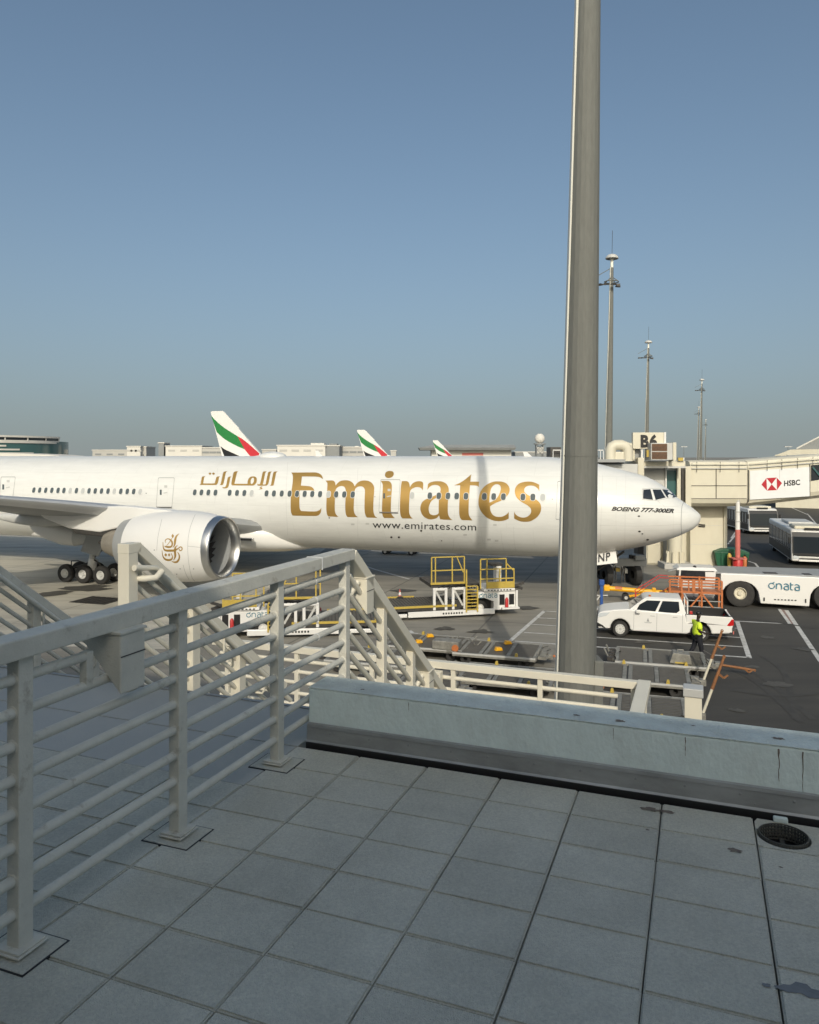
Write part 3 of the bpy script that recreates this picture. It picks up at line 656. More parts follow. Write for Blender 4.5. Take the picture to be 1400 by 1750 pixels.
def fus_text(s, x0, y0, x1, y1, cap, m, shear=0, bold=0, spacing=1.0):
    """lettering between two baseline pixels; cap = letter height in pixels"""
    me = text2d(s, 1.0, shear, 1.0, spacing, bold); vs = [v.co for v in me.vertices]
    wx0, wx1 = min(v.x for v in vs), max(v.x for v in vs); hy = .70
    sx = (x1-x0)/(wx1-wx0); vs, fs = mesh_data(me); bpy.data.meshes.remove(me)
    px = [(x0+(v.x-wx0)*sx, y0+(y1-y0)*(v.x-wx0)/(wx1-wx0)-v.y/hy*cap) for v in vs]
    return px, fs
def fus_write(name, m, *a, **k):
    px, fs = fus_text(*a, None, **k); mb = MB(); mb.add([on(BV, x, y, .014)[0] for x, y in px], fs)
    me = bpy.data.meshes.new(name); me.from_pydata(mb.v, [], mb.f); me.materials.append(m)
    o = bpy.data.objects.new(name, me); col.objects.link(o); o.parent = plane
fus_write('web_address', M['black'], 'www.emirates.com', 637, 902, 814, 906.5, 12.5, spacing=1.05)
fus_write('type_lettering', M['black'], 'BOEING 777-300ER', 1045, 872.5, 1152, 876.5, 6.6, shear=.4, bold=.045)
# cockpit glazing
K = lambda pts: crop(1020,790,7,pts)
for pts in ([(557,330),(642,324),(672,450),(554,436)], [(668,328),(765,330),(822,424),(706,452)], [(783,328),(872,334),(962,420),(842,424)]):
    decal([K(pts)], 'cockpit_window', M['glass'], plane, eps=.02, step=3)
decal([stroke_loops(dense([(x, y, .9) for x, y in K([(1050,465),(1022,520),(1012,620),(1010,760),(1016,860)])]))], 'radome_joint', M['grey_paint'], plane, eps=.006)
decal([stroke_loops([(x, y, 1.0) for x, y in K([(545,320),(640,313),(765,320),(880,328),(975,424),(845,432),(700,462),(545,444),(545,320)])])], 'window_surround', M['lightgrey'], plane, eps=.010)
for x, y, r in ((1092,882,1.6),(1093,908,1.8),(1098,912,1.2),(1107,922,1.8)): decal([oval(x, y, r*1.3, r*.8)], 'air_data_probe', M['dark_metal'], plane, eps=.02)
for x, y, r in ((669,918,2.0),(682,918,2.0),(720,907,2.0),(563,885,1.3),(755,924,1),(641,849,.8),(944,853,.8),(250,843,.9)): decal([oval(x, y, r, r*.8)], 'drain_port', M['dark_metal'], plane, eps=.012)
# faint skin joints
for pts in ([(500,862),(640,864.5),(770,866),(870,866.5),(948,868)], [(495,930),(640,936),(800,941),(945,945)], [(776,920),(775,935),(773,941)], [(856,905),(858,925),(862,942)], [(878,900),(879,925),(882,942)], [(492,790),(489,850),(492,915)], [(774,881),(826,883),(865,885)], [(372,800),(369,840),(367,860)], [(612,800),(610,850),(612,920)], [(1070,806),(1069,860),(1068,935)], [(1030,812),(1028,870),(1026,935)], [(1025,861),(1080,863),(1160,866)], [(1025,898),(1100,899),(1165,896)]):
    decal([stroke_loops(dense([(x, y, .45) for x, y in pts]))], 'skin_joint', M['skinjoint'], plane, eps=.005)
for x, y in ((846,897),(836,922),(849,924),(795,914),(603,896),(628,895)): decal([[(x-3,y-1.5),(x+3,y-1.5),(x+3,y+1.5),(x-3,y+1.5)]], 'service_placard', M['lightgrey'], plane, eps=.006)
# cabin windows
wx = [58.2,68.2,78.6,89,99.6,109.6,120.4,131,141.8,152.5,163.2,173.9,185,195.7,206.8,217.9,228.9,240,333.2,344.6,356.4,368.6,392.9,405.4,417.9,430.4,455.9,468.5,481.8,495.2,508,521,534,547.4,561.6,575,588.7,603.2,704.6,734.9,750.2,765.9,780.8,796.6,828,844,860.6,894,911,927.8]
blind = {141.8,120.4,195.7,240,430.4,704.6,927.8,561.6}
p0, n0 = on(BV, 500, 843.5, 0)
tz = Vector((0, n0.z, -n0.y)); tz = tz if tz.z > 0 else -tz
fr, pn = MB(), MB()
def ring_pts(a, b, off, n=20):
    out = []
    for i in range(n):
        t = 2*PI*i/n; ct, s_ = math.cos(t), math.sin(t); e = .72
        uu = a*abs(ct)**e*(1 if ct > 0 else -1); ww = b*abs(s_)**e*(1 if s_ > 0 else -1)
        out.append(Vector((uu, 0, 0))+tz*ww+n0*off)
    return out
fr.loft([ring_pts(.168,.232,.004), ring_pts(.162,.226,.020), ring_pts(.142,.204,.022)], cap=False)
pn.add(ring_pts(.144,.206,.0205), [tuple(range(20))])
fr_me = fr.mesh('window_frame', M['white']); pn_me = pn.mesh('pane', M['pane']); bl_me = pn.mesh('pane', M['blind'])
for x in wx:
    p, n = on(BV, x, 837.6+(x-58)*.0142, 0)
    w = place('cabin_window', fr_me, plane, p); place('pane', bl_me if x in blind else pn_me, w)
# doors
def rrect(p, r=2.2):
    out = []; n = len(p)
    for i in range(n):
        a, b, d = Vector(p[i-1]), Vector(p[i]), Vector(p[(i+1) % n])
        q0, q1 = b+(a-b).normalized()*r, b+(d-b).normalized()*r
        for k in range(5):
            t = k/4; out.append(tuple((q0*(1-t)+b*t)*(1-t)+(b*(1-t)+q1*t)*t))
    return out
for cs, sill in (([(650.7,819.5),(684.6,819.5),(681,876),(647.5,875.3)],1), ([(270.7,816.2),(298.6,816.2),(294.3,866.9),(266.9,866.6)],1), ([(1.8,814.8),(26.8,814.8),(22.5,850),(-1,850)],0), ([(953,822.5),(985,822.5),(982,888),(950,888)],0)):
    rr = rrect(cs); cen = Vector((sum(p[0] for p in cs)/4, sum(p[1] for p in cs)/4))
    inner = [tuple(cen+(Vector(p)-cen)*(1-.9/max(6,(Vector(p)-cen).length))) for p in rr]
    d = decal([rr, inner], 'door', M['grey_paint'], plane, eps=.018)
    wxp = cen.x-(cs[1][0]-cs[0][0])*.27
    decal([[(wxp-1.6,cen.y-4.5),(wxp+1.6,cen.y-4.5),(wxp+1.6,cen.y+4.3),(wxp-1.6,cen.y+4.3)]], 'door_window', M['pane'], d, eps=.022)
    decal([[(wxp+4.5,cen.y+.5),(wxp+11,cen.y-1),(wxp+11.5,cen.y+1),(wxp+5,cen.y+2.2)]], 'door_handle', M['lightgrey'], d, eps=.022)
    decal([[(wxp+6,cen.y-12),(wxp+11,cen.y-12),(wxp+11,cen.y-8),(wxp+6,cen.y-8)]], 'door_placard', M['lightgrey'], d, eps=.02)
    if sill: decal([[(cs[3][0]+1,cs[3][1]+.3),(cs[2][0],cs[2][1]+.3),(cs[2][0],cs[2][1]+1.5),(cs[3][0]+1,cs[3][1]+1.5)]], 'door_sill', M['dark_metal'], d, eps=.024)
# belly fairing
rings = []
for u, hw, zt, zb in ((24.2,.3,2.6,2.15),(25.2,1.5,3.3,1.95),(26.6,2.6,4.0,1.8),(28.5,3.35,4.4,1.75),(32,3.62,4.6,1.7),(38,3.62,4.5,1.7),(42,3.4,4.2,1.8),(45,2.7,3.6,1.95),(47.5,1.5,2.9,2.1),(49,.3,2.4,2.15)):
    zc, rv = (zt+zb)/2, (zt-zb)/2
    rings.append([(u, hw*math.copysign(abs(math.sin(2*PI*i/48))**.8, math.sin(2*PI*i/48)), zc-rv*math.copysign(abs(math.cos(2*PI*i/48))**.75, math.cos(2*PI*i/48))) for i in range(48)])
MB().loft(rings).build('belly_fairing', M['white'], plane, 60)
mb = MB(); p = Lp(412,922,3.6); mb.box(p.x-.9,p.x+.9,3.45,3.68,p.z-.12,p.z+.12); mb.build('ram_air_inlet', M['silver'], plane, bevel=.03)
MB().box(p.x-.8,p.x+.85,3.66,3.70,p.z-.05,p.z+.08).build('ram_air_opening', M['black'], plane)
# wings
AF = [(0,-.018),(.008,-.006),(.03,.002),(.08,.008),(.18,.012),(.35,.012),(.55,.008),(.78,.003),(1,-.003),(1,-.009),(.8,-.022),(.6,-.046),(.42,-.062),(.25,-.066),(.12,-.056),(.04,-.042),(.01,-.030)]
WS = [(2.2,26.6,16.5,3.95,1.25),(4.0,28.0,15.0,4.22,1.2),(6.5,29.7,12.8,4.72,1.1),(9.95,31.97,10.4,5.34,1.0),(13,34.0,8.8,5.82,.95),(15.56,35.7,7.8,6.18,.9),(22,40.0,5.6,6.95,.85),(29,44.7,3.6,7.7,.8),(33.5,48.4,1.3,8.2,.7)]
def wing(sg):
    rings = []; le = []
    for v, uL, ch, z, th in WS:
        rings.append([(uL+x*ch, sg*v, z+y*ch*th-x*ch*.03) for x, y in AF])
    w = MB().loft(rings).build('wing', M['grey_paint'], plane, 40)
    idx = [14,15,16,0,1,2,3]; le = []
    for (v, uL, ch, z, th) in WS[2:]:
        pr = [(AF[i][0]-.005, -.018+(AF[i][1]+.018)*1.15) for i in idx]
        pr = [(min(x,.06), y) for x, y in pr]
        le.append([(uL+x*ch, sg*v, z+y*ch*th-x*ch*.03) for x, y in pr])
    MB().loft(le).build('leading_edge_slat', M['slat'], w, 40)
    for v, u0, u1, z, r in ((7.4,37.2,45.0,4.15,.42),(13.2,38.6,45.6,5.05,.36),(19.5,41,46.5,6.05,.3)):
        rg = []
        for k in range(11):
            t = k/10; rr = r*math.sin(PI*min(.97,max(.03,t)))**.6; u = u0+(u1-u0)*t
            rg.append([(u, sg*(v+rr*.65*math.cos(2*PI*i/14)), z+.02*(u-u0)-.1*math.sin(PI*t)+rr*math.sin(2*PI*i/14)) for i in range(14)])
        MB().loft(rg).build('flap_track_fairing', M['lightgrey'], w, 60)
    return w
wing(1); wing(-1)
# drooped inner flap fairing
pa = [Lp(46,884,6.9), Lp(58,896,6.9), Lp(80,905,6.8), Lp(105,914,6.7), Lp(128,919,6.6), Lp(150,921,6.6)]
rg = []
for k, p in enumerate(pa):
    r = (.12,.50,.66,.66,.55,.36)[k]; rg.append([(p.x, p.y+.55*r*math.cos(2*PI*i/16), p.z+r*math.sin(2*PI*i/16)) for i in range(16)])
MB().loft(rg[:5]).build('inner_flap_fairing', M['white'], plane, 60)
MB().loft(rg[4:]).build('flap_fairing_nose', M['lightgrey'], plane, 60)
# engines
M['hotmetal'] = mat('hot_metal', (.38,.345,.29), .5, .5, var=.4, scale=2)
EV, EZ, EU = 10.6, 3.27, 25.1
def engine(sg):
    e = MB().lathe([(1.725,.34),(1.87,1.0),(1.95,1.6),(2.0,2.6),(1.98,3.4),(1.92,4.2),(1.82,4.9),(1.66,5.6),(1.60,5.62),(1.5,4.6)], (EU,sg*EV,EZ), 'x', 56)
    cowl = e.build('engine_cowl', M['white'], plane, 50)
    MB().lathe([(1.47,.55),(1.50,.30),(1.55,.10),(1.62,.015),(1.68,.03),(1.715,.15),(1.745,.34),(1.75,.44)], (EU,sg*EV,EZ), 'x', 56).build('inlet_lip', M['silver'], cowl, 60)
    MB().lathe([(1.475,.54),(1.44,1.1),(1.45,1.9)], (EU,sg*EV,EZ), 'x', 48).build('inlet_liner', M['grey_paint'], cowl, 60)
    MB().lathe([(1.60,5.55),(1.50,6.05),(1.42,6.35),(1.36,6.3),(1.3,5.6)], (EU,sg*EV,EZ), 'x', 40).build('fan_nozzle', M['grey_paint'], cowl, 60)
    MB().lathe([(.95,5.6),(.92,6.5),(.80,7.3),(.62,7.8),(.56,7.75),(.5,7.0)], (EU,sg*EV,EZ), 'x', 32).build('core_nozzle', M['hotmetal'], cowl, 60)
    MB().lathe([(.42,7.2),(.30,7.9),(.10,8.4),(.01,8.5)], (EU,sg*EV,EZ), 'x', 24).build('exhaust_plug', M['dark_metal'], cowl, 60)
    MB().lathe([(.001,1.95),(1.46,1.95)], (EU,sg*EV,EZ), 'x', 40).build('fan_back', M['black'], cowl)
    fb = MB()
    for k in range(22):
        t = 2*PI*k/22; r1 = []
        for r, tw, dx in ((.42,.9,.2),(.8,.6,.05),(1.15,.35,-.02),(1.42,.15,0)):
            tt = t+tw*.12; w = .16+.05*r
            ctr = Vector((EU+1.62+dx, sg*EV+r*math.cos(tt), EZ+r*math.sin(tt))); tg = Vector((.5+tw*.2, -math.sin(tt)*.8, math.cos(tt)*.8)).normalized()*w
            r1 += [ctr-tg, ctr+tg]
        fb.add(r1, [(0,1,3,2),(2,3,5,4),(4,5,7,6)])
    fb.build('fan_blades', M['dark_metal'], cowl)
    MB().lathe([(.01,.95),(.14,1.08),(.3,1.35),(.42,1.75)], (EU,sg*EV,EZ), 'x', 24).build('spinner', M['dark_metal'], cowl, 60)
    # pylon
    for nm, poly, t, m in (('pylon', [(26.9,4.95),(28.5,5.28),(31.4,5.45),(34,5.4),(37.8,5.0),(37.2,4.6),(35.4,4.05),(33.2,3.9),(31.4,4.3),(29,4.9)], .38, 'white'),
                           ('pylon_heat_shield', [(31.5,4.3),(33.2,3.93),(35.4,4.08),(35.0,3.75),(33.0,3.62),(31.6,3.95)], .3, 'dark_metal')):
        MB().prism(poly, 'y', sg*EV-t, sg*EV+t).build(nm, M[m], cowl, bevel=.08)
    bv = BVHTree.FromPolygons([Vector(v) for v in e.v], e.f)
    return cowl, bv
cowl, BE = engine(1); engine(-1)
Q = lambda pts: [(260+p[0]/15.556, 890+p[1]/15.556, p[2]/15.556) for p in pts]
for pts in ([(720,345,10),(650,410,40),(615,520,58),(600,640,40),(550,715,8)], [(365,590,8),(352,530,22),(400,482,24),(470,495,34),(530,560,44),(535,640,40),(500,690,44),(430,698,50),(335,680,30)], [(388,662,14),(470,560,16),(540,450,14)],
            [(290,565,12),(300,700,24),(345,780,46),(470,792,58),(600,785,56),(690,740,30),(750,695,26),(795,715,28),(795,770,26),(745,795,24),(722,750,20)], [(682,645,6),(620,710,40),(608,800,56),(618,940,50),(570,1050,8)], [(680,830,16),(722,910,32),(722,1000,42),(670,1085,50),(590,1098,40),(520,1073,10)], [(265,770,8),(285,920,24),(340,1010,42),(430,1042,54),(515,1022,46),(545,950,26),(508,865,18)]):
    decal([stroke_loops(dense(Q(pts), 4))], 'gold_emblem', M['gold'], cowl, BE, .012, 3)
for x, y, rx, ry in ((550,405,36,58),(365,905,38,46),(455,905,34,46)):
    decal([[(p[0], p[1]) for p in Q([(x-rx,y,0),(x,y-ry,0),(x+rx,y,0),(x,y+ry,0)])]], 'gold_emblem', M['gold'], cowl, BE, .012, 3)
N_ = lambda pts: [(190+x/5.185, 860+y/5.185, .5) for x, y in pts]
for pts in ([(745,100),(700,220),(680,350),(685,500),(710,640),(740,690)], [(450,140),(415,300),(405,420)], [(680,380),(820,395)], [(638,545),(660,620),(690,675)]):
    decal([stroke_loops(dense(N_(pts)))], 'cowl_joint', M['grey_paint'], cowl, BE, .007, 3)
for x, y in ((308,972),(331,972),(264,940),(302,981)): decal([oval(x, y, 1.2, .9)], 'cowl_port', M['grey_paint'], cowl, BE, .012)
# undercarriage
ty = MB().lathe([(.30,-.17),(.45,-.20),(.56,-.18),(.60,-.10),(.60,.10),(.56,.18),(.45,.20),(.30,.17)], (0,0,0), 'y', 32)
ty_me = ty.mesh('tyre', M['rubber'], 50)
rm = MB().lathe([(.31,.165),(.27,.19),(.20,.10),(.12,.09),(.10,.15),(.01,.15)], (0,0,0), 'y', 24); rm.lathe([(.31,-.165),(.27,-.19),(.20,-.10),(.12,-.09),(.10,-.15),(.01,-.15)], (0,0,0), 'y', 24)
rm_me = rm.mesh('rim', M['lightgrey'], 50)
def wheel(par, loc, s=1.0):
    w = place('wheel', ty_me, par, loc, (0,0,0), (s,s,s)); place('rim', rm_me, w); return w
def main_gear(sg):
    g = MB().bar((36.5,sg*6.0,.62), (39.7,sg*6.0,.62), .26, .26).build('gear_truck', M['grey_paint'], plane, bevel=.03)
    for du in (-1.42, 0, 1.42):
        for dv in (-.62, .62): wheel(g, (38.1+du, sg*(6.0+dv), .60))
    MB().cyl((38.1,sg*6,.6),(37.9,sg*5.7,4.2),.20,n=14).build('gear_strut', M['lightgrey'], g, 50)
    MB().cyl((38.1,sg*6,.6),(37.98,sg*5.9,1.5),.29,n=14).build('gear_piston', M['white'], g, 50)
    MB().cyl((37.95,sg*5.8,1.7),(35.2,sg*5.2,4.3),.11,n=10).cyl((38.0,sg*5.8,1.6),(38.6,sg*4.2,3.5),.10,n=10).cyl((38.05,sg*6,1.3),(39.4,sg*6.1,.85),.07,n=8).build('gear_brace', M['dark_metal'], g, 50)
    MB().path([(39.5,sg*6.2,.8),(39.5,sg*6.2,1.35),(39.0,sg*6.2,1.4),(38.4,sg*6.2,1.25)],.035,6).path([(37.6,sg*6.25,1.5),(37.2,sg*6.25,1.3),(37.0,sg*6.25,.9)],.05,6).build('hydraulic_hoses', M['dark_metal'], g, 50)
    v = 6.8
    pts = [Lp(151,912,v), Lp(186,914,v), Lp(168,951,v), Lp(137.6,942,v)]
    vs = [(p.x, sg*(v+.12*(1-i//2)), p.z) for i, p in enumerate(pts)]; vs += [(a, b-sg*.06, cc) for a, b, cc in vs]
    MB().add(vs, [(0,1,2,3),(7,6,5,4),(0,4,5,1),(1,5,6,2),(2,6,7,3),(3,7,4,0)]).build('gear_door', M['grey_paint'], g)
main_gear(1); main_gear(-1)
ng = MB().cyl((6.2,0,.5),(6.0,0,2.9),.13,n=14).build('nose_gear_strut', M['lightgrey'], plane, 50)
for dv in (-.33,.33): wheel(ng, (6.2,dv,.5), .83)
MB().cyl((6.1,0,1.2),(4.3,0,2.6),.07,n=8).cyl((6.2,-.3,.5),(6.2,.3,.5),.09,n=8).build('drag_brace', M['dark_metal'], ng, 50)
for sg in (1,-1):
    v = .75
    a, b, c2, d = Lp(995,948,v), Lp(1052,938,v), Lp(1056,961,v), Lp(995,968,v)
    vs = [(p.x, sg*(v+.0), p.z) for p in (a,b)]+[(p.x, sg*(v+.25), p.z) for p in (c2,d)]; vs += [(x, y-sg*.05, z) for x, y, z in vs]
    dd = MB().add(vs, [(0,1,2,3),(7,6,5,4),(0,4,5,1),(1,5,6,2),(2,6,7,3),(3,7,4,0)]).build('nose_gear_door', M['white'], ng)
    if sg == 1:
        O = Lp(1022,960.5,v+.24); R_ = Lp(1048,956.5,v+.24)-O
        me = text2d('NP', 1.0, 0, 1.0, 1.15, .01); wmax = max(q_.co.x for q_ in me.vertices)
        up = Vector((0,-.24,.85)).normalized()
        def fn(x, y): 
            z = y/.7*.46; p = O+R_*(x/wmax)*.82; return (p.x, v+.262-.25*z/.85*.95+.0, p.z+z)
        flat(me, 'registration_letters', M['black'], dd, fn)
# tail
for nm, poly, d0, d1 in (('tail_fin', [(64,8.0),(74.5,18.6),(78.4,18.7),(76.5,8.0)], -.22, .22),):
    MB().prism(poly, 'y', d0, d1).build(nm, M['white'], plane)
for sg in (1,-1):
    MB().loft([[(70+x*5.5, sg*.8, 6.8+y*4) for x, y in AF], [(76.5+x*2.2, sg*11, 7.9+y*2) for x, y in AF]]).build('tailplane', M['white'], plane, 40)
p = Lp(466,779,0)
rg = []
for k in range(13):
    t = -1+k/6; r = math.sqrt(max(.002,1-t*t)); rg.append([(p.x+t*1.05, .75*r*math.cos(PI*i/12), 8.22+.42*r*math.sin(PI*i/12)) for i in range(13)])
MB().loft(rg, closed=False).build('antenna_dome', M['fus'], plane, 60)
for x, h in ((548,.4),(905,.28)):  # first one stands in for the winglet of another parked airliner
    p = Lp(x,779,0); MB().prism([(p.x-.2,8.25),(p.x+.3,8.25),(p.x+.4,8.3+h),(p.x+.15,8.3+h)], 'y', -.03, .03).build('crown_blade', M['white'], plane)

# ================================================================== jet bridge and service block
jb = thing('jet_bridge', 'cream boarding bridge with gate sign behind the nose of the airliner', 'jet bridge', (0,0,0), 0)
def slab_px(name, m, x0, y0, x1, y1, Y, depth, parent=jb, bevel=.0):
    """upright box whose near face covers the pixel rectangle at distance Y"""
    a, b = P(x0,y1,Y), P(x1,y0,Y)
    return MB().box(a.x, b.x, Y, Y+depth, a.z, b.z).build(name, M[m], parent, bevel=bevel)
TY = 55.0
def tun(x, y): return P(x, y, TY)
def tunnel(name, xa, ta, ba, xb, tb_, bb, m, Y0, Y1):
    a0, a1, b0, b1 = P(xa,ba,Y0), P(xa,ta,Y0), P(xb,bb,Y0), P(xb,tb_,Y0)
    r = .35
    def ring(lo, hi):
        h = hi.z-lo.z
        return [(lo.x,Y0+.5,lo.z),(lo.x,Y0+.12,lo.z+.25),(lo.x,Y0,lo.z+.55),(hi.x,Y0,hi.z-.45),(hi.x,Y0+.15,hi.z-.12),(hi.x,Y0+.55,hi.z),(hi.x,Y1,hi.z),(lo.x,Y1,lo.z)]
    return MB().loft([ring(a0,a1), ring(b0,b1)]).build(name, M[m], jb, bevel=.03)
tA = tunnel('tunnel', 1180, 787, 866, 1278, 787, 866, 'cream', TY, TY+3.2)
tB = tunnel('tunnel', 1278.5, 786.5, 866, 1412, 776, 851, 'cream', TY, TY+3.2)
def strip(p, q, w, h, m, par, name, dy=-.05, Y=TY):
    a, b = P(*p, Y), P(*q, Y); a.y += dy; b.y += dy
    return MB().bar(a, b, w, h).build(name, M[m], par)
for x in (1224,): strip((x,801), (x,852), .05, .05, 'dark_metal', tA, 'panel_joint', -.012)
strip((1181,830), (1276,830), .05, .04, 'dark_metal', tA, 'panel_joint', -.012)
strip((1181,800.5), (1276,800.5), .08, .05, 'lightgrey', tA, 'gutter_rail', -.1); strip((1181,852), (1276,852), .04, .035, 'dark_metal', tA, 'panel_joint', -.012)
strip((1280,800), (1402,790), .08, .05, 'lightgrey', tB, 'gutter_rail', -.1)
strip((1279,803), (1279,858), .08, .06, 'dark_metal', tB, 'panel_joint', -.015)
strip((1384,794), (1384,850), .06, .05, 'dark_metal', tB, 'panel_joint', -.015)
strip((1181,793), (1276,793), .07, .07, 'cream', tA, 'cable_pipe', -.14)
strip((1280,793), (1402,784), .07, .07, 'cream', tB, 'cable_pipe', -.14)
for x in (1190,1230,1262,1310,1335,1362,1388):
    y = 793-(max(0,x-1278))*.075; strip((x,y-4), (x,y+14), .03, .03, 'dark_metal', tA if x < 1278 else tB, 'pipe_hanger', -.13)
for x in (1224,1277,1328,1380): y = 787-(max(0,x-1278))*.08; MB().bar(P(x,y,TY)+Vector((0,-.02,-.3)), P(x,y,TY)+Vector((0,3.0,.03)), .08, .06).build('roof_seam', M['lightgrey'], tA if x < 1278 else tB)
pn4 = [P(1281.5,804.5,TY),P(1383,798,TY),P(1383.5,848,TY),P(1281.5,854,TY)]
ad = MB().add([(v.x, TY-.05, v.z) for v in pn4]+[(v.x, TY-.02, v.z) for v in pn4], [(0,1,2,3),(0,4,5,1),(1,5,6,2),(2,6,7,3),(3,7,4,0)]).build('advert_panel', M['panelwhite'], jb)
def adp(x, y, off=.056): v = P(x, y, TY); return (v.x, TY-off, v.z)
hx = {'l':(1301,828),'tl':(1309.5,817),'tr':(1327,816),'r':(1336,825.5),'br':(1327.5,837.5),'bl':(1310.5,838.5),'c':(1318.5,827.5)}
for k in (('tl','tr','c'),('bl','br','c'),('l','tl','bl'),('r','tr','br')):
    MB().add([adp(*hx[i]) for i in k], [(0,1,2)]).build('logo_triangle', M['hsbc'], ad)
me = text2d('HSBC', 1, 0, 1, 1.0, .03); w_ = max(v.co.x for v in me.vertices)
flat(me, 'logo_lettering', M['black'], ad, lambda x, y: adp(1339+x/w_*28, 830.5-x/w_*2.2-y/.7*8.8))
strip((1332,801.5), (1332,818), .02, .02, 'lightgrey', ad, 'panel_seam', -.055)
w4 = [P(1386,795,TY),P(1412,793,TY),P(1412,818,TY),P(1386,822,TY)]
wn4 = MB().add([(v.x, TY-.03, v.z) for v in w4], [(0,1,2,3)]).build('tunnel_window', M['glass'], jb)
MB().bar(P(1388,798,TY)+Vector((0,-.06,0)), P(1404,818,TY)+Vector((0,-.06,0)), .12, .12).build('brace', M['teal'], wn4)
# rotunda and telescoping part behind the nose
slab_px('rotunda_frame', 'cream', 1172, 797, 1182, 872, 54.6, 3.4, bevel=.03)
slab_px('rotunda_frame', 'cream', 1159, 797, 1164, 856, 54.4, 3.6, bevel=.03)
slab_px('inner_tunnel', 'lightgrey', 1101, 799, 1139, 868, 53.5, 3.0)
slab_px('glazing', 'teal', 1139.5, 804, 1158.5, 856, 53.6, 2.6)
slab_px('tunnel_post', 'white', 1137.5, 798, 1139.8, 868, 53.3, .2)
slab_px('tunnel_post', 'cream', 1157.5, 798, 1160, 868, 53.3, .2)
slab_px('shutter_gap', 'dark_metal', 1165, 800, 1169, 856, 54.8, 2)
slab_px('roof_deck', 'cream', 1088, 788, 1172, 797, 52.2, 4.5, bevel=.04)
slab_px('roof_gutter', 'lightgrey', 1100, 796.5, 1172, 800, 52.0, 4)
slab_px('cab_column', 'cream', 1090.5, 782, 1101.5, 868, 51.5, .6, bevel=.05)
slab_px('cab', 'lightgrey', 960, 793, 1090, 850, 50.5, 3.2)
cabr = slab_px('cab_roof', 'grey_paint', 945, 785, 1069, 790, 49.8, 4.6)
slab_px('cab_eave', 'dark_metal', 945, 790.2, 1066, 792.5, 50.2, 3.8)
for x in (945,958,972,986,1000,1014,1021,1026,1031): slab_px('roof_rail_post', 'white', x, 769, x+1, 785, 50.6, .05)
slab_px('roof_rail', 'white', 945, 768.5, 1032, 770, 50.6, .05)
# air duct arch on the roof
a = P(1044,786,51); duct = MB()
pts = [(1043.5,789),(1043.5,770),(1046,763.5),(1052,760.5),(1062,760.5),(1069,763),(1072.5,769),(1072.5,788)]
duct.path([P(x,y,51.2) for x, y in pts], .36, 14); duct.build('air_duct', M['cream'], jb, 50)
slab_px('duct_box', 'cream', 1048.5, 772, 1068, 790, 51.0, 1.6, bevel=.08)
slab_px('duct_box', 'cream', 1070, 757, 1086, 788, 52, 1.6, bevel=.1)
slab_px('vent_stack', 'grey_paint', 1084, 757, 1094, 784, 52.4, 1.2)
slab_px('cab_dark_gap', 'black', 1070, 797.5, 1090, 803, 51.4, 1)
slab_px('louvre_unit', 'dark_metal', 941, 764, 959, 781, 51, 1.5)
def ac(x0, y0, x1, y1, Y):
    u = slab_px('air_conditioner', 'lightgrey', x0, y0, x1, y1, Y, 1.4, bevel=.02)
    m = (y0+y1)/2
    for q0, q1 in ((y0+1.5,m-.8),(m+.8,y1-1.5)):
        g_ = slab_px('grille', 'rust', x0+1.5, q0, x1-9.5, q1, Y-.02, .05, u); g_.data.materials[0] = M['dark_metal']
        n = 6
        for k in range(n): yy = q0+(q1-q0)*(k+.5)/n; slab_px('louvre', 'rust', x0+1.5, yy-.35, x1-9.5, yy+.35, Y-.05, .03, u)
    return u
ac(1113,757,1150,786,51.0)
slab_px('end_cap', 'cream', 1150.5, 756, 1156.5, 788, 51.3, 1, bevel=.03)
sg_ = slab_px('gate_sign', 'cream', 1082, 739, 1137.5, 767, 51.8, .35, bevel=.02)
slab_px('sign_edge', 'white', 1135.5, 738.5, 1138.5, 757, 51.7, .5, sg_)
me = text2d('B6', 1, 0, 1, 1.15, .05); w_ = max(v.co.x for v in me.vertices)
flat(me, 'sign_lettering', M['black'], sg_, lambda x, y: tuple(Vector(P(1094.5+x/w_*29,763.5-y/.7*19.5,51.77))))
slab_px('sign_post', 'white', 1096, 767, 1099, 783, 51.9, .2); slab_px('warning_plate', 'yellow', 1105.5, 769, 1110.5, 781, 51.5, .1)
slab_px('warning_plate', 'yellow', 1159.5, 782, 1168, 787.5, 52, .1); slab_px('warning_plate', 'panelwhite', 1168.2, 782, 1170, 787.5, 52, .1)
# drive bogie under the bridge
bog = slab_px('drive_bogie', 'grey_paint', 1050, 954, 1106, 968, 48.3, 1.6, bevel=.04)
slab_px('bogie_motor', 'grey_paint', 1086, 949, 1103, 958, 48.0, 1.2, bog, .05)
slab_px('lift_column', 'black', 1090, 850, 1100, 955, 48.6, .8, bog)
slab_px('lift_column', 'grey_paint', 1100.3, 850, 1104, 955, 48.9, .5, bog)
for x in (1037,1086):
    w = MB().lathe([(.25,-.2),(.55,-.24),(.68,-.18),(.68,.18),(.55,.24),(.25,.2)], (0,0,0), 'x', 28).build('bogie_wheel', M['rubber'], bog, 50); w.location = P(x,982,48.6); w.location.z = .68
    w.rotation_euler = (0,0,.15)
    w2 = w.copy(); col.objects.link(w2); w2.location = w.location+Vector((.05,1.4,0))
for x in (1048,1052,1062,1067): MB().bar(P(x,968,48.2), P(x+1,995,48.2), .06, .06).build('bogie_leg', M['dark_metal'], bog)
slab_px('bogie_cabinet', 'yellow', 1052, 971, 1060, 977, 48.4, .4, bog); slab_px('bogie_cabinet', 'lightgrey', 1065, 972, 1073, 980, 48.4, .4, bog)
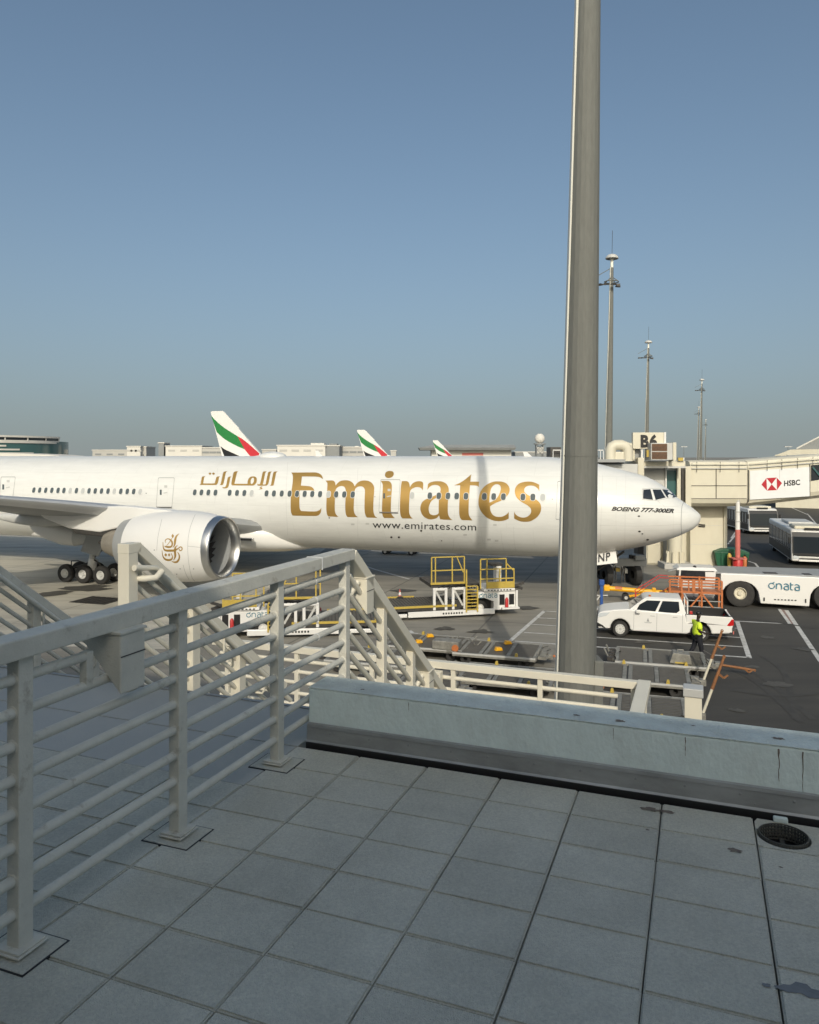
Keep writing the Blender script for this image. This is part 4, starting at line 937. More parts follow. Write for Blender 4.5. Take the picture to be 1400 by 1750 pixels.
for x, h in ((1078,6),(1083,5)): MB().cyl(P(x,954,48.2), P(x,954-h,48.2), .12, n=8).build('bogie_valve', M['black'], bog, 50)
# column and service block
cc = P(1154,960,56.2); colm = thing('bridge_column', 'cream round column on a concrete footing under the boarding bridge', 'column', (cc.x, cc.y, 0), 0)
MB().cyl((0,0,.4),(0,0,5.2),.50,n=24).build('shaft', M['cream'], colm, 50)
MB().box(-1.05,1.05,-.8,.8,0,.42).build('footing', M['concrete'], colm, bevel=.03)
for k in range(8):
    t = 2*PI*k/8+.2; c_, s_ = math.cos(t), math.sin(t); MB().bar((c_*.6,s_*.6,.42),(c_*.52,s_*.52,1.25),.25,.04,(-s_,c_,0)).build('stiffener', M['cream'], colm)
sv = thing('service_block', 'cream concrete service block with a door standing behind the nose', 'service block', (0,0,0), 0)
slab_px('block', 'cream', 1180, 856, 1241, 968, 57.2, 3.5, sv); slab_px('block_lip', 'cream', 1178.5, 853.5, 1243.5, 858, 57.0, 4, sv, .02)
slab_px('edge_frame', 'cream', 1238, 858, 1243, 966, 57.0, .3, sv)
slab_px('low_block', 'cream', 1105, 858, 1180, 966.5, 58.0, 3, sv)
slab_px('door', 'cream', 1107, 930, 1129, 963, 57.9, .1, sv, .01)
slab_px('recess', 'grey_paint', 1134, 880, 1140, 965, 57.8, .1, sv)
for y in (898, 930): slab_px('panel_joint', 'lightgrey', 1181, y, 1238, y+.5, 57.18, .03, sv)
MB().path([P(1194,896,57.1),P(1205,897,57.1),P(1205,900,57.1),P(1194,899,57.1)], .04, 6).build('bracket', M['dark_metal'], sv)

# ================================================================== red and white pole, skip, fire point
g = G(1261, 974); rp = thing('warning_pole', 'red and white warning pole standing in a red drum', 'pole', g, 0)
MB().cyl((0,0,.9),(0,0,2.95),.175,n=18).build('red_sleeve', M['faded_red'], rp, 50)
MB().cyl((0,0,2.95),(0,0,5.35),.165,.15,n=18).build('white_pipe', M['white'], rp, 50)
for z in (3.5,4.2,5.0): MB().lathe([(.16,0),(.19,.02),(.19,.08),(.16,.1)], (0,0,z), 'z', 18).build('clamp_ring', M['lightgrey'], rp, 50)
MB().lathe([(.001,0),(.36,0),(.36,.8),(.33,.84),(.001,.85)], n=22).build('drum', M['red'], rp, 50)
MB().box(-.5,.5,-.45,.45,.82,.88).build('drum_lid', M['faded_red'], rp)
g = G(1245, 968); sk = thing('waste_skip', 'dark green waste skip beside the red and white pole', 'skip', g, -.2)
MB().loft([[(-.9,-.6,.1),(1.2,-.6,.1),(1.2,.7,.1),(-.9,.7,.1)],[(-1.1,-.7,1.15),(1.35,-.7,1.15),(1.35,.8,1.15),(-1.1,.8,1.15)]]).build('bin', M['dumpgreen'], sk, bevel=.03)
MB().prism([(-1.12,1.16),(-.5,1.38),(.6,1.38),(1.37,1.16)], 'y', -.72, .82).build('lid', M['dumpgreen'], sk, bevel=.02)
for x in (-.6,0,.6): MB().box(x-.04,x+.04,-.74,-.64,.2,1.1).build('rib', M['dumpgreen'], sk)
for x in (-.8,1.05): MB().lathe([(.01,-.05),(.1,-.05),(.1,.05),(.01,.05)], (x,-.5,.1), 'y', 12).build('castor', M['rubber'], sk)
def extinguisher(loc, m, label, h=.8):
    t = thing('fire_extinguisher', label, 'extinguisher', loc, 0)
    MB().lathe([(.001,0),(.14,0),(.15,.05),(.15,h*.75),(.08,h*.88),(.04,h*.92),(.001,h*.92)], n=16).build('cylinder', M[m], t, 50)
    MB().box(-.05,.05,-.12,.05,h*.9,h).build('valve', M['black'], t); MB().path([(0,-.08,h*.92),(.16,-.1,h*.8),(.17,-.05,.25)],.02,6).build('hose', M['black'], t, 50)
g = G(1273,972); extinguisher(g, 'orange', 'orange extinguisher standing right of the red drum', 1.05)
g = G(1247,972); extinguisher((g.x,g.y,0), 'yellow', 'yellow bottle on the ground in front of the green skip', 1.3)

# ================================================================== light masts
def mast(loc, label, lean=.018):
    t = thing('light_mast', label, 'light mast', loc, 0, 'high masts along the stands'); t.rotation_euler = (0, lean, 0)
    n = 20; rings = []
    for z in (0,3,8,10.2,10.2,15,19,19.05,25,30):
        r = .535-.0113*z+(.008 if z in (10.2,19.05) and False else 0)
        rings.append([(r*math.cos(2*PI*(i+.5)/n), r*math.sin(2*PI*(i+.5)/n), z) for i in range(n)])
    MB().loft(rings).build('shaft', M['galv'], t, 10)
    mb = MB(); mb.add([], [])
    L_ = []
    for z in (0,30): 
        r = .535-.0113*z; L_.append([(-r-.004-.0*z, -.12, z), (-r+.05, -.16, z), (-r+.06, .1, z), (-r-.004, .1, z)])
    MB().loft(L_).build('pale_strip', M['galvlight'], t)  # paler strip down the left side of the shaft
    for z in (8.3,): 
        r = .535-.0113*z; MB().lathe([(r*.985,0),(r+.006,0),(r+.006,.03),(r*.985,.03)], (0,0,z), 'z', 28).build('slip_joint', M['galv'], t, 50)
    MB().box(.38,.62,-.35,.3,.2,3.25).build('control_box', M['galv'], t, bevel=.04)
    MB().box(-.13,.13,-.55,-.46,.8,1.7).build('access_hatch', M['galv'], t, bevel=.02)
    MB().lathe([(.001,0),(.75,0),(.75,.05),(.35,.05),(.2,.06)], n=20).build('base_flange', M['galv'], t, 40)
    hd = MB().lathe([(.70,31.0),(.73,31.05),(.68,31.22),(.48,31.42),(.22,31.52),(.01,31.55)], n=28).build('dome_cap', M['silver'], t, 50)
    hd.data.materials[0] = M['lightgrey']
    MB().cyl((0,0,29.9),(0,0,31.5),.17,n=12).build('head_tube', M['galvlight'], t, 50)
    MB().cyl((0,0,31.6),(0,0,34.2),.025,n=6).build('lightning_rod', M['dark_metal'], t)
    fr_ = MB(); R_ = .8
    for k in range(8):
        t0, t1 = 2*PI*k/8, 2*PI*(k+1)/8; fr_.cyl((R_*math.cos(t0),R_*math.sin(t0),28.4),(R_*math.cos(t1),R_*math.sin(t1),28.4),.06,n=6)
        if k % 2: fr_.cyl((0,0,29.0),(R_*math.cos(t0),R_*math.sin(t0),28.4),.05,n=6)
    fr_.bar((-1.9,0,28.1),(.2,0,28.1),.10,.10).bar((-1.9,.4,28.9),(0,0,30.0),.07,.07).build('luminaire_frame', M['galv'], t)
    for k, (x, y) in enumerate(((-1.8,-.2),(-1.3,-.4),(-.8,-.7),(.6,-.5),(.8,.3),(0,-.9))):
        MB().prism([(-.22,-.12),(.22,-.04),(.22,.07),(-.22,.12)], 'y', -.2, .2).build('floodlight', M['dark_metal'], t, loc=(x, y, 27.95), rz=.5*k)
    return t
m0 = mast((4.137,19.0,0), 'huge grey steel mast rising past the top of the picture')
for x, Y, s, lb in ((1040,81.6,.957,'tall grey mast just right of the huge foreground mast'), (1105,142,.957,'grey mast rising behind the gate sign'), (1197.5,212,.957,'thin distant mast above the boarding bridge tunnel'), (1193,330,.957,'very thin mast left of the distant mast over the tunnel'), (1205.5,420,.92,'short faint mast right of the distant mast over the tunnel')):
    o = dup(m0, ((x-CX)/F*Y-.15, Y, 0), None, lb); o.rotation_euler = (0,.018,0); o.scale = (s,s,s)

# ================================================================== vehicles
ER = math.radians(-15)                              # direction of the painted bays
def disc_wheel(par, loc, r, w, rim='lightgrey', rr=.55, axis='y', nsp=0, name='wheel'):
    t = MB().lathe([(r*rr,-w*.42),(r*.8,-w*.5),(r*.95,-w*.46),(r,-w*.3),(r,w*.3),(r*.95,w*.46),(r*.8,w*.5),(r*rr,w*.42)], (0,0,0), 'y', 32).build(name, M['rubber'], par, 50); t.location = loc
    mb = MB()
    for s in (1,-1): mb.lathe([(r*rr*1.02,s*w*.40),(r*rr*.92,s*w*.46),(r*rr*.82,s*w*.22),(r*rr*.4,s*w*.2),(r*rr*.34,s*w*.36),(r*.01,s*w*.37)], (0,0,0), 'y', 28)
    mb.build('rim', M[rim], t, 50)
    if nsp:
        mb = MB()
        for s in (1,-1):
            for k in range(nsp):
                a = 2*PI*k/nsp; c_, s_ = math.cos(a), math.sin(a)
                mb.bar((c_*r*rr*.3,s*w*.40,s_*r*rr*.3),(c_*r*rr*.9,s*w*.43,s_*r*rr*.9),r*.11,.02,(0,1,0))
        mb.build('spokes', M['white'], t)
    return t
def arch(cx, r, z0, n=9):
    a0 = math.asin(min(.99,z0/r)) if False else 0
    return [(cx+r*math.cos(PI*k/n), z0+r*math.sin(PI*k/n)) for k in range(n+1)]
# --- pickup: local x = rearward from the front bumper, y = toward viewer is negative
pk0 = G(1021.5,1087.5); pk = thing('pickup_truck', 'white double cab pickup with an orange roof beacon parked in a marked bay', 'pickup truck', (pk0.x, pk0.y+.1, 0), ER)
W = 1.86
rf, rr_ = .36, .36
low = [(.05,.34),(.0,.55),(.03,.86),(.10,1.02),(.30,1.10),(.75,1.17),(1.32,1.235)]
low += [(3.86,1.13),(3.9,.80),(5.72,.80),(5.72,.42),(5.0,.36)]
low += arch(4.50,.45,.36)[0:]+[(3.9,.30),(1.6,.30)]+arch(1.03,.44,.36)+[(.45,.34)]
body = MB().prism(low, 'y', 0, W).build('body', M['white'], pk, 35, bevel=.05, seg=3)
for y0, y1 in ((0,.07),(W-.07,W)):
    sd = [(3.88,.78),(3.88,1.13),(5.80,1.10),(5.86,1.02),(5.82,.55),(5.70,.42),(5.0,.36)]+[(5.0,.6),(4.9,.79)]
    MB().prism([(3.88,.79),(3.88,1.125),(5.82,1.10),(5.87,1.0),(5.84,.72),(5.72,.44),(5.05,.44),(4.95,.79)], 'y', y0+.002, y1-.002).build('bed_side', M['white'], body, bevel=.02)
MB().box(5.74,5.82,.07,W-.07,.45,1.08).build('tailgate', M['white'], body, bevel=.02)
MB().box(3.92,5.73,.08,W-.08,.801,.812).build('bed_floor', M['black'], body)
MB().box(3.91,5.74,.070,.085,.81,1.125).box(3.91,5.74,W-.085,W-.070,.81,1.125).box(5.722,5.738,.07,W-.07,.81,1.09).box(3.905,3.92,.07,W-.07,.81,1.12).box(3.9,5.76,.0,.09,1.118,1.135).box(3.9,5.76,W-.09,W,1.118,1.135).build('bed_liner', M['black'], body)
gh0 = [(1.30,.045),(3.90,.045),(3.90,W-.045),(1.30,W-.045)]; gh1 = [(2.08,.15),(3.72,.15),(3.72,W-.15),(2.08,W-.15)]
gz0, gz1 = 1.12, 1.70
def ghp(s, t, side=0):
    # point on the cab side: s along, t up
    x = (gh0[0][0]*(1-s)+gh0[1][0]*s)*(1-t)+(gh1[0][0]*(1-s)+gh1[1][0]*s)*t
    y = .045*(1-t)+.15*t-.010; return (x, y if side == 0 else W-y, gz0*(1-t)+gz1*t)
rg = [[(x,y,gz0) for x,y in gh0], [(x,y,gz1) for x,y in gh1], [(x+(.16 if i in (0,3) else -.10), y+(.12 if i in (0,1) else -.12), gz1+.055) for i,(x,y) in enumerate(gh1)]]
cab = MB().loft(rg).build('cab', M['white'], body, bevel=.025, seg=3)
for sd in (0,1):
    for nm, ss in (('side_window', ((.145,.07),(.475,.07),(.465,.88),(.13,.88),(.075,.55))), ('rear_side_window', ((.525,.07),(.84,.07),(.90,.25),(.91,.88),(.515,.88)))):
        MB().add([ghp(s,t,sd) for s,t in ss], [tuple(range(len(ss)))]).build(nm, M['glass'], cab)
def fp(t, y, x0, x1, o): return (x0*(1-t)+x1*t+o, y, gz0*(1-t)+gz1*t)
MB().add([fp(.10,.16,1.30,2.08,-.012),fp(.10,W-.16,1.30,2.08,-.012),fp(.93,W-.24,1.30,2.08,-.012),fp(.93,.24,1.30,2.08,-.012)], [(0,1,2,3)]).build('windscreen', M['glass'], cab)
MB().add([fp(.15,.2,3.90,3.72,.012),fp(.15,W-.2,3.90,3.72,.012),fp(.9,W-.26,3.90,3.72,.012),fp(.9,.26,3.90,3.72,.012)], [(0,1,2,3)]).build('rear_window', M['glass'], cab)
for x in (1.62,2.62,3.72): MB().bar((x,-.003,.36),(x+.02,-.003,1.12),.012,.004,(0,1,0)).build('door_gap', M['grey_paint'], body)
for x in (2.35,3.32): MB().box(x,x+.2,-.02,.01,.98,1.02).build('door_handle', M['lightgrey'], body, bevel=.008)
MB().box(1.72,1.92,-.19,-.02,1.10,1.24).build('mirror', M['white'], body, bevel=.03); MB().box(1.72,1.92,W+.02,W+.19,1.10,1.24).build('mirror', M['white'], body, bevel=.03)
for y0, y1 in ((-.008,.36),(W-.36,W+.008)): MB().prism([(.02,.80),(.06,.98),(.30,1.04),(.60,1.06),(.42,.90),(.16,.82)], 'y', y0, y1).build('headlight', M['lampglass'], body, bevel=.02)
for y0, y1 in ((-.008,.12),(W-.12,W+.008)): MB().prism([(5.58,.74),(5.80,1.04),(5.885,1.02),(5.875,.76),(5.70,.72)], 'y', y0, y1).build('tail_light', M['tail_light'], body, bevel=.02)
MB().box(-.015,.03,.3,W-.3,.55,.85).build('grille', M['black'], body, bevel=.02); MB().prism([(.03,.40),(.0,.60),(.25,.48),(.40,.36),(.32,.36),(.18,.42)], 'y', -.006, .2).build('fog_lamp_recess', M['black'], body)
MB().box(5.85,6.0,.15,W-.15,.42,.56).build('rear_bumper', M['dark_metal'], body, bevel=.02)
MB().box(5.86,5.90,.1,.25,.38,.5).build('reflector', M['faded_red'], body)
for x in (1.03,4.50):
    for y in (.13,W-.13): disc_wheel(body, (x,y,.345), .345, .24, 'lightgrey', .64, nsp=12)
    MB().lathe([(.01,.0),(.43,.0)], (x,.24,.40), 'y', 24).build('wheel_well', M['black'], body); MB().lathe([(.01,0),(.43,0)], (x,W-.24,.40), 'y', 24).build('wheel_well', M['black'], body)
bc = MB().lathe([(.001,.0),(.06,.0),(.06,.03),(.045,.09),(.001,.1)], (2.35,.45,gz1+.03), 'z', 14).build('beacon', M['orange'], cab, 50)
MB().box(3.93,3.99,.15,.22,.8,1.75).box(3.93,3.99,W-.22,W-.15,.8,1.75).box(3.93,3.99,.15,W-.15,1.68,1.75).build('roll_bar', M['white'], body, bevel=.01)
MB().box(4.05,4.17,.12,.22,.85,1.25).build('bed_extinguisher', M['red'], body, bevel=.02)
em = MB().box(2.08,2.42,-.0035,-.001,.70,.715).box(2.12,2.38,-.0035,-.001,.675,.685); em.add([(2.19,-.0035,.74),(2.31,-.0035,.74),(2.25,-.0035,.90)], [(0,1,2)]).build('door_emblem', M['grey_paint'], body)

# --- pushback tractor (local x to the right, y away)
tg0 = G(1157,1034); TR = math.radians(-13)
tg = thing('pushback_tractor', 'long low white aircraft pushback tractor with big wheels and blue lettering', 'tractor', (tg0.x, tg0.y, 0), TR)
wxs = (3.32, 7.75); wr = .76
outl = [(2.35,.42),(2.35,1.86),(2.7,1.86)]+[(12,1.72),(12,.34)]
outl = [(2.30,.55),(2.30,1.85),(12,1.74),(12,.30)]+[(wxs[1]+.98,.30)]+[(wxs[1]+.95*math.cos(PI*k/10),.62+.85*math.sin(PI*k/10)) for k in range(11)]+[(wxs[1]-.98,.22),(wxs[0]+1.02,.28)]+[(wxs[0]+.95*math.cos(PI*k/10),.66+.80*math.sin(PI*k/10)) for k in range(11)]
tb_ = MB().prism(outl, 'y', 0, 3.0).build('chassis', M['white'], tg, bevel=.04)
MB().box(1.95,12,.12,2.88,1.80,1.87).build('top_deck', M['grey_paint'], tb_, bevel=.02)
for x0, x1 in ((4.6,5.3),(6.6,7.0),(8.2,8.5)): MB().box(x0,x1,.3,.9,1.865,1.885).build('deck_hatch', M['dark_metal'], tb_)
MB().loft([[(.05,.05,.45),(1.95,.05,.45),(1.95,1.5,.45),(.05,1.5,.45)],[(.05,.02,1.35),(2.0,.02,1.35),(2.0,1.5,1.35),(.05,1.5,1.35)]]).build('cab_base', M['white'], tb_, bevel=.04)
cb = MB().loft([[(-.1,-.02,1.95),(2.15,-.02,1.95),(2.15,1.55,1.95),(-.1,1.55,1.95)],[(.15,.1,2.12),(2.0,.1,2.12),(2.0,1.45,2.12),(.15,1.45,2.12)]]).build('cab_roof', M['white'], tb_, bevel=.03)
for x, y in ((.12,.06),(1.95,.06),(.12,1.45),(1.95,1.45)): MB().bar((x,y,1.3),(x+.06,y,1.98),.09,.09).build('cab_pillar', M['white'], cb)
MB().box(.2,1.93,.09,.11,1.36,1.95).build('cab_glass', M['glass'], cb); MB().box(.1,.12,.1,1.4,1.36,1.95).build('cab_glass', M['glass'], cb)
MB().box(1.5,1.98,.0,.05,.6,1.9).build('cab_door', M['white'], cb)
MB().bar((-.45,.1,1.88),(.0,.1,2.02),.3,.06).build('sun_visor', M['grey_paint'], cb)
MB().box(-.1,1.95,-.1,.1,.40,.50).box(-.1,1.95,.1,2.9,.38,.6).build('front_step', M['grey_paint'], tb_)
for x in wxs:
    for y in (.33,2.67): disc_wheel(tb_, (x,y,wr), wr, .58, 'cream', .44)
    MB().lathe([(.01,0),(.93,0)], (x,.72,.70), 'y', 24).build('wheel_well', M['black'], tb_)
def loop_arc(cx, cy, r, a0, a1, w, n=14): return [(cx+r*math.cos(a0+(a1-a0)*k/n), cy+r*math.sin(a0+(a1-a0)*k/n), w) for k in range(n+1)]
def dnata(par, O, ux, uz, h, off):
    """the airport handler's lettering, drawn as strokes; h = x-height"""
    O = Vector(O); ux = Vector(ux).normalized(); uz = Vector(uz); off = Vector(off); w = .17
    S = [loop_arc(.55,.5,.48,.62,.62+2*PI*.94,w)[::1], [(.62,1.02,w),(.86,1.06,w),(.98,1.28,w*.8)],
         [(1.35,0,w),(1.35,1.0,w)], loop_arc(1.78,.58,.43,PI,0,w)+[(2.21,0,w)],
         loop_arc(2.95,.62,.42,2.4,0,w)+[(3.37,0,w)], [(3.37,.58,w)]+loop_arc(2.95,.30,.30,PI*.5,PI*1.5,w)+[(3.37,.0,w)],
         [(3.72,1.32,w),(3.72,.25,w),(3.80,.06,w),(4.1,.0,w)], [(3.72,.95,w),(4.15,.95,w)],
         loop_arc(4.75,.62,.42,2.4,0,w)+[(5.17,0,w)], [(5.17,.58,w)]+loop_arc(4.75,.30,.30,PI*.5,PI*1.5,w)+[(5.17,.0,w)]]
    for i, s in enumerate(S):
        lp = stroke_loops(s); mb = MB(); n = len(s)
        pts = [O+ux*x*h+uz*y*h+off*(1+.3*(i % 2)) for x, y in lp]
        mb.add(pts, [(k, k+1, 2*n-2-k, 2*n-1-k) for k in range(n-1)]).build('blue_lettering', M['logo'], par)
dnata(tb_, (4.72,0,1.12), (1,0,-.035), (0,0,1), .30, (0,-.045,0))
for k in range(7): MB().box(5.02+k*.17,5.10+k*.17,-.045,-.04,.50,.56).build('small_lettering', M['black'], tb_)
for x in (4.48,6.55): MB().box(x,x+.06,-.045,-.03,.42,.62).build('tie_down_slot', M['black'], tb_)
# --- orange work stand
g = G(1162,1045); wsd = thing('work_stand', 'orange tubular work platform standing between the pickup and the tractor', 'work platform', (g.x, g.y, 0), ER)
for x in (0,.12,2.05):
    pass
for x in (.1,1.1,2.1):
    for y in (0,1.1): MB().bar((x,y,0),(x,y,1.75 if x < 2 else 1.7),.09,.09).build('upright', M['orange'], wsd)
MB().box(-.55,2.15,-.03,1.13,1.0,1.10).build('platform', M['orange'], wsd)
for z in (1.4,1.7):
    for y in (0,1.1): MB().bar((-.5,y,z),(2.1,y,z),.07,.07).build('guard_bar', M['orange'], wsd)
for x in (-.5,.45): MB().bar((x,0,1.05),(x,0,1.7),.07,.07).build('guard_post', M['orange'], wsd)
MB().box(.62,.78,-.06,.0,1.05,1.75).build('guard_panel', M['orange'], wsd)
for x0, x1 in ((1.1,.35),(1.1,1.85),(.1,.5)): MB().bar((x0,-.05,1.02),(x1,-.05,.05),.08,.08).build('diagonal_brace', M['orange'], wsd)
for z in (.3,.62): MB().bar((.1,0,z),(2.1,0,z),.05,.05).build('cross_bar', M['grey_paint'], wsd)
for k in range(5): MB().box(-1.0-.25*k,-.7-.25*k,.15,.95,.82-.18*k,.86-.18*k).build('step', M['rust'], wsd)
for y in (.1,1.0):
    MB().bar((-.55,y,1.03),(-2.1,y,.03),.07,.09).build('stair_stringer', M['orange'], wsd)
    MB().bar((-.55,y,1.75),(-1.0,y,1.75),.04,.04).bar((-1.0,y,1.75),(-2.3,y,.85),.04,.04).bar((-2.25,y,.0),(-2.25,y,.85),.04,.04).build('stair_handrail', M['red'], wsd)
# --- tow bar
g = G(1036,1024.5); tw = thing('tow_bar', 'yellow aircraft tow bar resting on small wheels beyond the pickup', 'tow bar', (g.x, g.y, 0), math.radians(-12))
MB().cyl((0,0,.66),(4.6,0,.45),.135,n=16).build('tube', M['towyellow'], tw, 50)
MB().box(-.12,.2,-.2,.2,.52,.84).build('head', M['towyellow'], tw, bevel=.03)
MB().cyl((.5,0,.66),(.9,0,.64),.139,n=16).build('red_band', M['orange'], tw, 50)
MB().bar((2.6,0,.5),(1.15,0,.22),.12,.1).bar((2.5,-.1,.5),(1.2,-.25,.22),.06,.06).build('axle_frame', M['towyellow'], tw)
for y in (-.3,.3): disc_wheel(tw, (1.1,y,.2), .2, .12, 'lightgrey', .5)
MB().box(2.55,2.75,-.16,.16,.45,.78).build('clamp', M['towyellow'], tw, bevel=.02)
g = G(1028,1041); bj = thing('blue_stanchion', 'blue steel stanchion standing right behind the huge mast', 'stanchion', (g.x, g.y, 0), 0)
MB().bar((0,0,.1),(0,0,1.45),.14,.14).build('column', M['blue'], bj); MB().box(-.12,.14,-.12,.12,1.3,1.6).build('head', M['blue'], bj, bevel=.02)
MB().box(-.7,.3,-.3,.3,.0,.1).build('foot', M['grey_paint'], bj); MB().bar((-.6,0,.1),(0,0,.8),.06,.06).build('brace', M['lightgrey'], bj); MB().bar((-.7,0,.75),(.35,0,.75),.06,.05).build('arm', M['lightgrey'], bj)

# --- apron buses
def bus(loc, rz, label):
    """local x = right side seen from the front, y = rearward; front face at y = 0"""
    t = thing('apron_bus', label, 'bus', loc, rz, 'passenger buses on the apron road')
    w, l, h = 3.0, 11.2, 2.75
    b = MB().prism([(0,.35),(.0,.9),(.06,2.2),(.28,h-.1),(.6,h),(l,h),(l,.35)], 'x', 0, w).build('body', M['white'], t, bevel=.13, seg=4)
    MB().prism([(-.003,.94),(.0575,2.2),(.235,2.56),(.25,2.55),(.09,2.2),(.03,.94)], 'x', .06, w-.06).build('front_mask', M['black'], b)
    MB().prism([(-.006,.98),(.054,2.2),(.215,2.46),(.235,2.46),(.08,2.2),(.02,.98)], 'x', .14, w-.14).build('windscreen', M['glass'], b)
    MB().prism([(-.012,.95),(-.012,.75),(.02,.75),(.02,.95)], 'x', .1, w-.1).build('dark_apron', M['black'], b)
    MB().box(.35,w-.35,-.025,.0,.60,.66).build('front_trim', M['silver'], b); MB().box(.5,w-.5,-.05,.02,.36,.5).build('bumper', M['white'], b, bevel=.02)
    MB().box(.5,w-.5,-.03,.02,.52,.585).build('front_slot', M['black'], b)
    for x in (.1,w-.55): MB().prism([(x,.55),(x+.45,.55),(x+.40,.74),(x+.06,.80)], 'y', -.03, .05).build('headlight', M['lampglass'], b, bevel=.01)
    for x in (-.004,w-.046):
        MB().box(x,x+.05,.5,l-.3,1.15,2.35).build('side_glazing', M['glass'], b)
        for k in range(7): MB().box(x-.006,x+.056,.45+k*1.75,.55+k*1.75,1.1,2.4).build('window_pillar', M['black'], b)
        for k in range(12): MB().box(x-.003,x+.053,.95+k*.8,1.12+k*.8,1.25,2.25).build('inside_panel', M['lightgrey'], b)
        MB().box(x-.003,x+.053,.3,l-.2,.5,1.14).build('side_skirt', M['black'], b)
    MB().box(.35,w-.35,.9,3.2,h,h+.22).build('roof_unit', M['cream'], b, bevel=.06); MB().box(.6,w-.6,5,8.5,h,h+.2).build('roof_unit', M['lightgrey'], b, bevel=.06)
    MB().box(.95,w-.95,.3,.5,h-.05,h+.12).build('roof_vent', M['black'], b)
    for x in (-.22,w+.05): MB().box(x,x+.16,-.15,.05,1.7,2.2).build('mirror', M['black'], b, bevel=.03)
    for y in (1.9,9.6):
        for x in (.2,w-.2):
            q_ = disc_wheel(b, (x,y,.42), .42, .3); q_.rotation_euler = (0,0,PI/2)
    return t
f_ = G(1353,967); bus((f_.x, f_.y, 0), math.radians(-17.5), 'nearer white apron bus cut off by the right edge of the picture')
f_ = G(1280.5,914); bus((f_.x, f_.y, 0), math.radians(-4), 'farther white apron bus seen head on under the boarding bridge')

